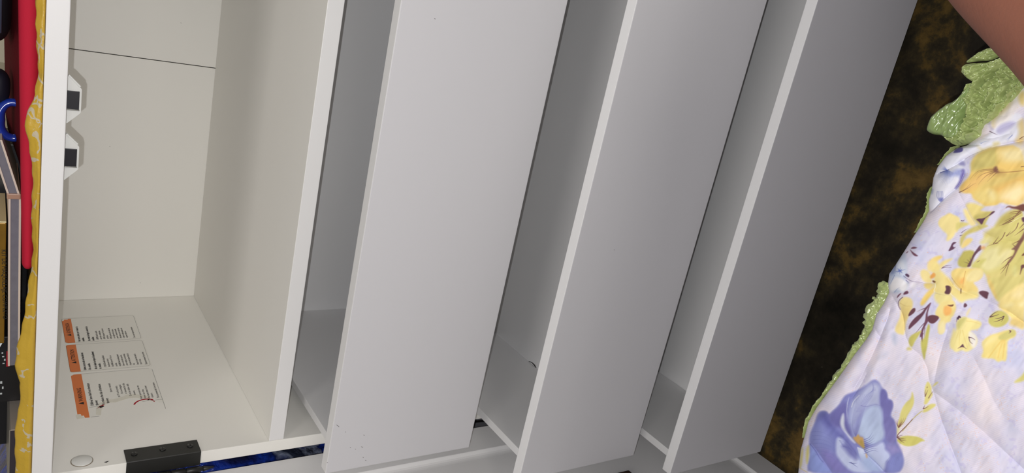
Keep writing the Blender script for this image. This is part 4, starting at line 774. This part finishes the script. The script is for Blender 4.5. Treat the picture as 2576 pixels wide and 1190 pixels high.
# ---- green satin
M_sat=mat('green_satin',(178,188,126),.22,.9,bump=(230,.35,.0008),var=(70,(132,150,84)))
M_sat2=mat('smooth_green_satin',(140,158,100),.30,.8,bump=(60,.25,.0012),var=(40,(118,140,78)))
def satin(name,outl,spine,z0,puff,m,wr,step=3.0,fr=.05,along=None,crk=1.0):
    """pillow of cloth over a pixel-traced outline lying at height z0; spine not used for flat ones"""
    p=chaikin(outl,2); x0,x1=p[:,0].min()-2,p[:,0].max()+2;y0,y1=p[:,1].min()-2,p[:,1].max()+2
    xs=np.arange(x0,x1,step);ys=np.arange(y0,y1,step);X,Y=np.meshgrid(xs,ys); ins=np.zeros(X.shape,bool);dd=np.full(X.shape,1e9);nx=np.zeros(X.shape);ny=np.zeros(X.shape)
    for (ax,ay),(bx,by) in zip(p,np.roll(p,-1,0)):
        c=((ay>Y)!=(by>Y))
        if by!=ay: ins^=c&(X<(bx-ax)*(Y-ay)/(by-ay)+ax)
        ex,ey=bx-ax,by-ay;t=np.clip(((X-ax)*ex+(Y-ay)*ey)/(ex*ex+ey*ey+1e-9),0,1);qx,qy=ax+t*ex,ay+t*ey;d=(X-qx)**2+(Y-qy)**2;b=d<dd;dd=np.where(b,d,dd);nx=np.where(b,qx,nx);ny=np.where(b,qy,ny)
    d=np.sqrt(dd); keep=ins|(d<step*1.0); X=np.where(ins,X,nx);Y=np.where(ins,Y,ny);d=np.where(ins,d,0)
    q=np.stack([X-1288,Y-595,np.full(X.shape,F)],-1)@R; t=(z0-C[2])/q[...,2];Pp=C+t[...,None]*q
    prof=np.sqrt(np.clip(1-(1-np.clip(d/14,0,1))**2,0,1))
    if along is not None:
        ca_,sa=math.cos(along),math.sin(along); U_=X*ca_+Y*sa; V_=-X*sa+Y*ca_; w_=vn(U_*.25,V_,1/fr*.35,31)+.6*vn(U_*.4,V_*1.2,1/fr*.18,32)
    else: w_=vn(X,Y,1/fr*.5,33)+.6*vn(X,Y,1/fr*.25,34)
    al=along or 0; A_=X*math.cos(al+1.57)+Y*math.sin(al+1.57); B_=-X*math.sin(al+1.57)+Y*math.cos(al+1.57)
    w_=w_*.9+crk*(1.1*(.25-np.abs(vn(A_*.5+5*vn(X,Y,18,41),B_*1.2,19,36)))+.42*(.25-np.abs(vn(A_*.7,B_+6*vn(X,Y,12,42),9,37))))
    top=Pp.copy();top[...,2]+=prof*(puff+wr*w_); bot=Pp.copy();bot[...,2]-=prof*.003
    idx=-np.ones(X.shape,int);ii=np.argwhere(keep);idx[keep]=np.arange(len(ii));n=len(ii)
    a=idx[:-1,:-1];b=idx[:-1,1:];c=idx[1:,1:];e=idx[1:,:-1];ok=(a>=0)&(b>=0)&(c>=0)&(e>=0);f=np.stack([a[ok],b[ok],c[ok],e[ok]],1)
    V=np.concatenate([top[keep],bot[keep]]); me=meshq(name,V,np.concatenate([f[:,::-1],f+n]))
    bm=bmesh.new();bm.from_mesh(me);bmesh.ops.recalc_face_normals(bm,faces=bm.faces)
    bm.to_mesh(me);bm.free();me.polygons.foreach_set('use_smooth',np.ones(len(me.polygons),bool))
    return P(link(name,me,m),quilt)
c3=(2300,80,3.717)
bow=[(2546,99),(2536,118),(2540,140),(2520,160),(2498,172),(2478,190),(2455,207),(2440,214),(2420,238),(2436,262),(2437,300),(2430,325),(2405,345),(2372,340),(2405,366),(2413,368),(2440,362),(2472,346),(2480,326),(2514,302),(2550,266),(2572,246),(2600,214),(2650,150),(2640,60),(2590,70)]
satin('ruffle',bow,None,ZQ-.012,.008,M_sat,.008,1.5,.06,along=-.9,crk=1.0)
leaf=pts((2330,200,5.95),[(830,10),(690,90),(600,190),(470,320),(400,340),(300,390),(130,540),(100,600),(30,740),(40,790),(130,830),(240,835),(300,880),(440,980),(520,960),(600,790),(640,700),(610,600),(620,520),(700,440),(820,330),(900,200),(960,60)])
satin('ruffle_lobe',leaf,None,ZQ-.013,.007,M_sat2,.0042,1.6,.03,along=-1.0,crk=0.0)
satin('ruffle_loop',pts(c3,[(450,380),(452,335),(485,306),(545,296),(620,292),(700,288),(770,268),(850,232),(930,232),(900,300),(800,345),(720,395),(640,432),(560,474),(500,440)]),None,ZQ-.004,.005,M_sat,.005,1.3,.07,along=-.5,crk=.7)
satin('ruffle_loop',pts(c3,[(478,292),(520,255),(600,200),(690,150),(770,148),(850,152),(880,190),(810,226),(740,262),(690,272),(620,274),(540,284)]),None,ZQ-.006,.004,M_sat,.004,1.3,.07,along=-.5,crk=.7)
satin('ribbon_end',[(2499,100),(2502,103),(2510,120),(2505,121),(2500,110)],None,ZQ-.004,.001,M_sat,.001,1.2,.07)
# narrow ruffle that peeps out along the lower edge
def strip(name,seg,wid,seed,m):
    nn=int(np.hypot(*np.diff(np.array(seg),axis=0).T).sum()/.9); L=np.r_[0,np.cumsum(np.hypot(*np.diff(np.array(seg,float),axis=0).T))]; u=np.linspace(0,L[-1],nn); sx=np.interp(u,L,[a for a,_ in seg]); sy=np.interp(u,L,[b for _,b in seg]); w_=np.interp(u,L,wid)
    tx_=np.gradient(sx);ty=np.gradient(sy);l=np.hypot(tx_,ty);nx,ny=ty/l,-tx_/l; sgn=-1 if nx.mean()>0 else 1; nx*=sgn;ny*=sgn
    K=26; V=[]
    for j in range(K):
        s=j/(K-1); ww=w_*(1+.35*vn(u,u*0,9,seed+4)+.2*vn(u,u*0,4.5,seed+5)); px=sx+nx*ww*(s*1.35-.35);py=sy+ny*ww*(s*1.35-.35)
        q=np.stack([px-1288,py-595,np.full(px.shape,F)],-1)@R; z=ZQ-.014+.0 *s; t=(z-C[2])/q[:,2];Pp=C+t[:,None]*q
        sv=s*w_*1.35; Pp[:,2]+=(.0030*vn(u,sv*.6,13,seed)+.0042*(.25-np.abs(vn(u+sv*.5,sv,12,seed+1)))+.0020*(.25-np.abs(vn(u-sv*.7,sv,7,seed+9))))*math.sin(math.pi*min(1,s*.9+.1))+.003*math.sin(math.pi*s); V.append(Pp)
    V=np.stack(V,1); V2=V.copy(); V2[...,2]-=.0015; n_=V.shape[0]*K; f=gridf(V.shape[0],K)
    me=meshq(name,np.concatenate([V.reshape(-1,3),V2.reshape(-1,3)]),np.concatenate([f,f[:,::-1]+n_])); return P(link(name,me,m),quilt)
strip('ruffle',[(2240,712),(2224,763),(2205,790),(2194,830),(2166,871),(2148,894),(2125,928),(2098,965),(2074,998),(2054,1025),(2033,1062),(2025,1100)],[22,30,32,22,17,15,13,11,9,8,7,1],3,M_sat)
strip('ruffle',[(2347,470),(2340,500),(2338,525),(2320,562),(2305,585)],[2,4,5,4,1],5,M_sat)
strip('ruffle',[(2412,368),(2400,374),(2385,388),(2362,415)],[2,3,3,1],7,M_sat)

# ------------------------------------------------------------ the photographer's bare leg, kneeling at the corner
def limb(name,js,m):
    rings=[]
    js=[(np.array(p,float),r) for p,r in js]; P3=np.array([p for p,_ in js]); Rr=np.array([r for _,r in js]); n=len(js)
    u=np.linspace(0,n-1,n*10)
    def cr(a,t):
        i=min(int(t),n-2);f=t-i;p0=a[max(i-1,0)];p1=a[i];p2=a[i+1];p3=a[min(i+2,n-1)]
        return .5*((2*p1)+(-p0+p2)*f+(2*p0-5*p1+4*p2-p3)*f*f+(-p0+3*p1-3*p2+p3)*f**3)
    C3=np.array([cr(P3,t) for t in u]);R3=np.array([cr(Rr,t) for t in u]);T=np.gradient(C3,axis=0);T/=np.linalg.norm(T,axis=1)[:,None]
    up=np.array([1.,0,0])
    for c,r,d in zip(C3,R3,T):
        a=up-d*(up@d);a/=np.linalg.norm(a);b=np.cross(d,a);t=np.linspace(0,2*np.pi,32,endpoint=False)
        rings.append(c+r*(np.cos(t)[:,None]*a+np.sin(t)[:,None]*b))
    return tube(name,rings,m)
M_skin=mat('skin',(140,90,72),.55,.3,bump=(260,.3,.0008),var=(25,(122,74,58)))
M_skin.node_tree.nodes['Principled BSDF'].inputs['Subsurface Weight'].default_value=.12
M_skin.node_tree.nodes['Principled BSDF'].inputs['Subsurface Radius'].default_value=(.01,.004,.002)
per=empty('person',(.60,-.56,ZQ),'person kneeling at the corner, only a bare knee showing beside the quilt','person')
leg=limb('body',[((.44,-.98,-.07),.085),((.455,-.85,-.100),.078),((.490,-.705,-.135),.066),((.530,-.610,-.165),.056),((.566,-.545,-.180),.049),((.594,-.497,-.186),.0455),((.612,-.474,-.188),.043),((.636,-.480,-.192),.041),((.668,-.53,-.190),.044),((.70,-.62,-.188),.046),((.722,-.74,-.196),.036),((.735,-.83,-.205),.028),((.74,-.88,-.212),.027),((.735,-.96,-.215),.022),((.73,-1.02,-.222),.010)],M_skin)
P(leg,per)
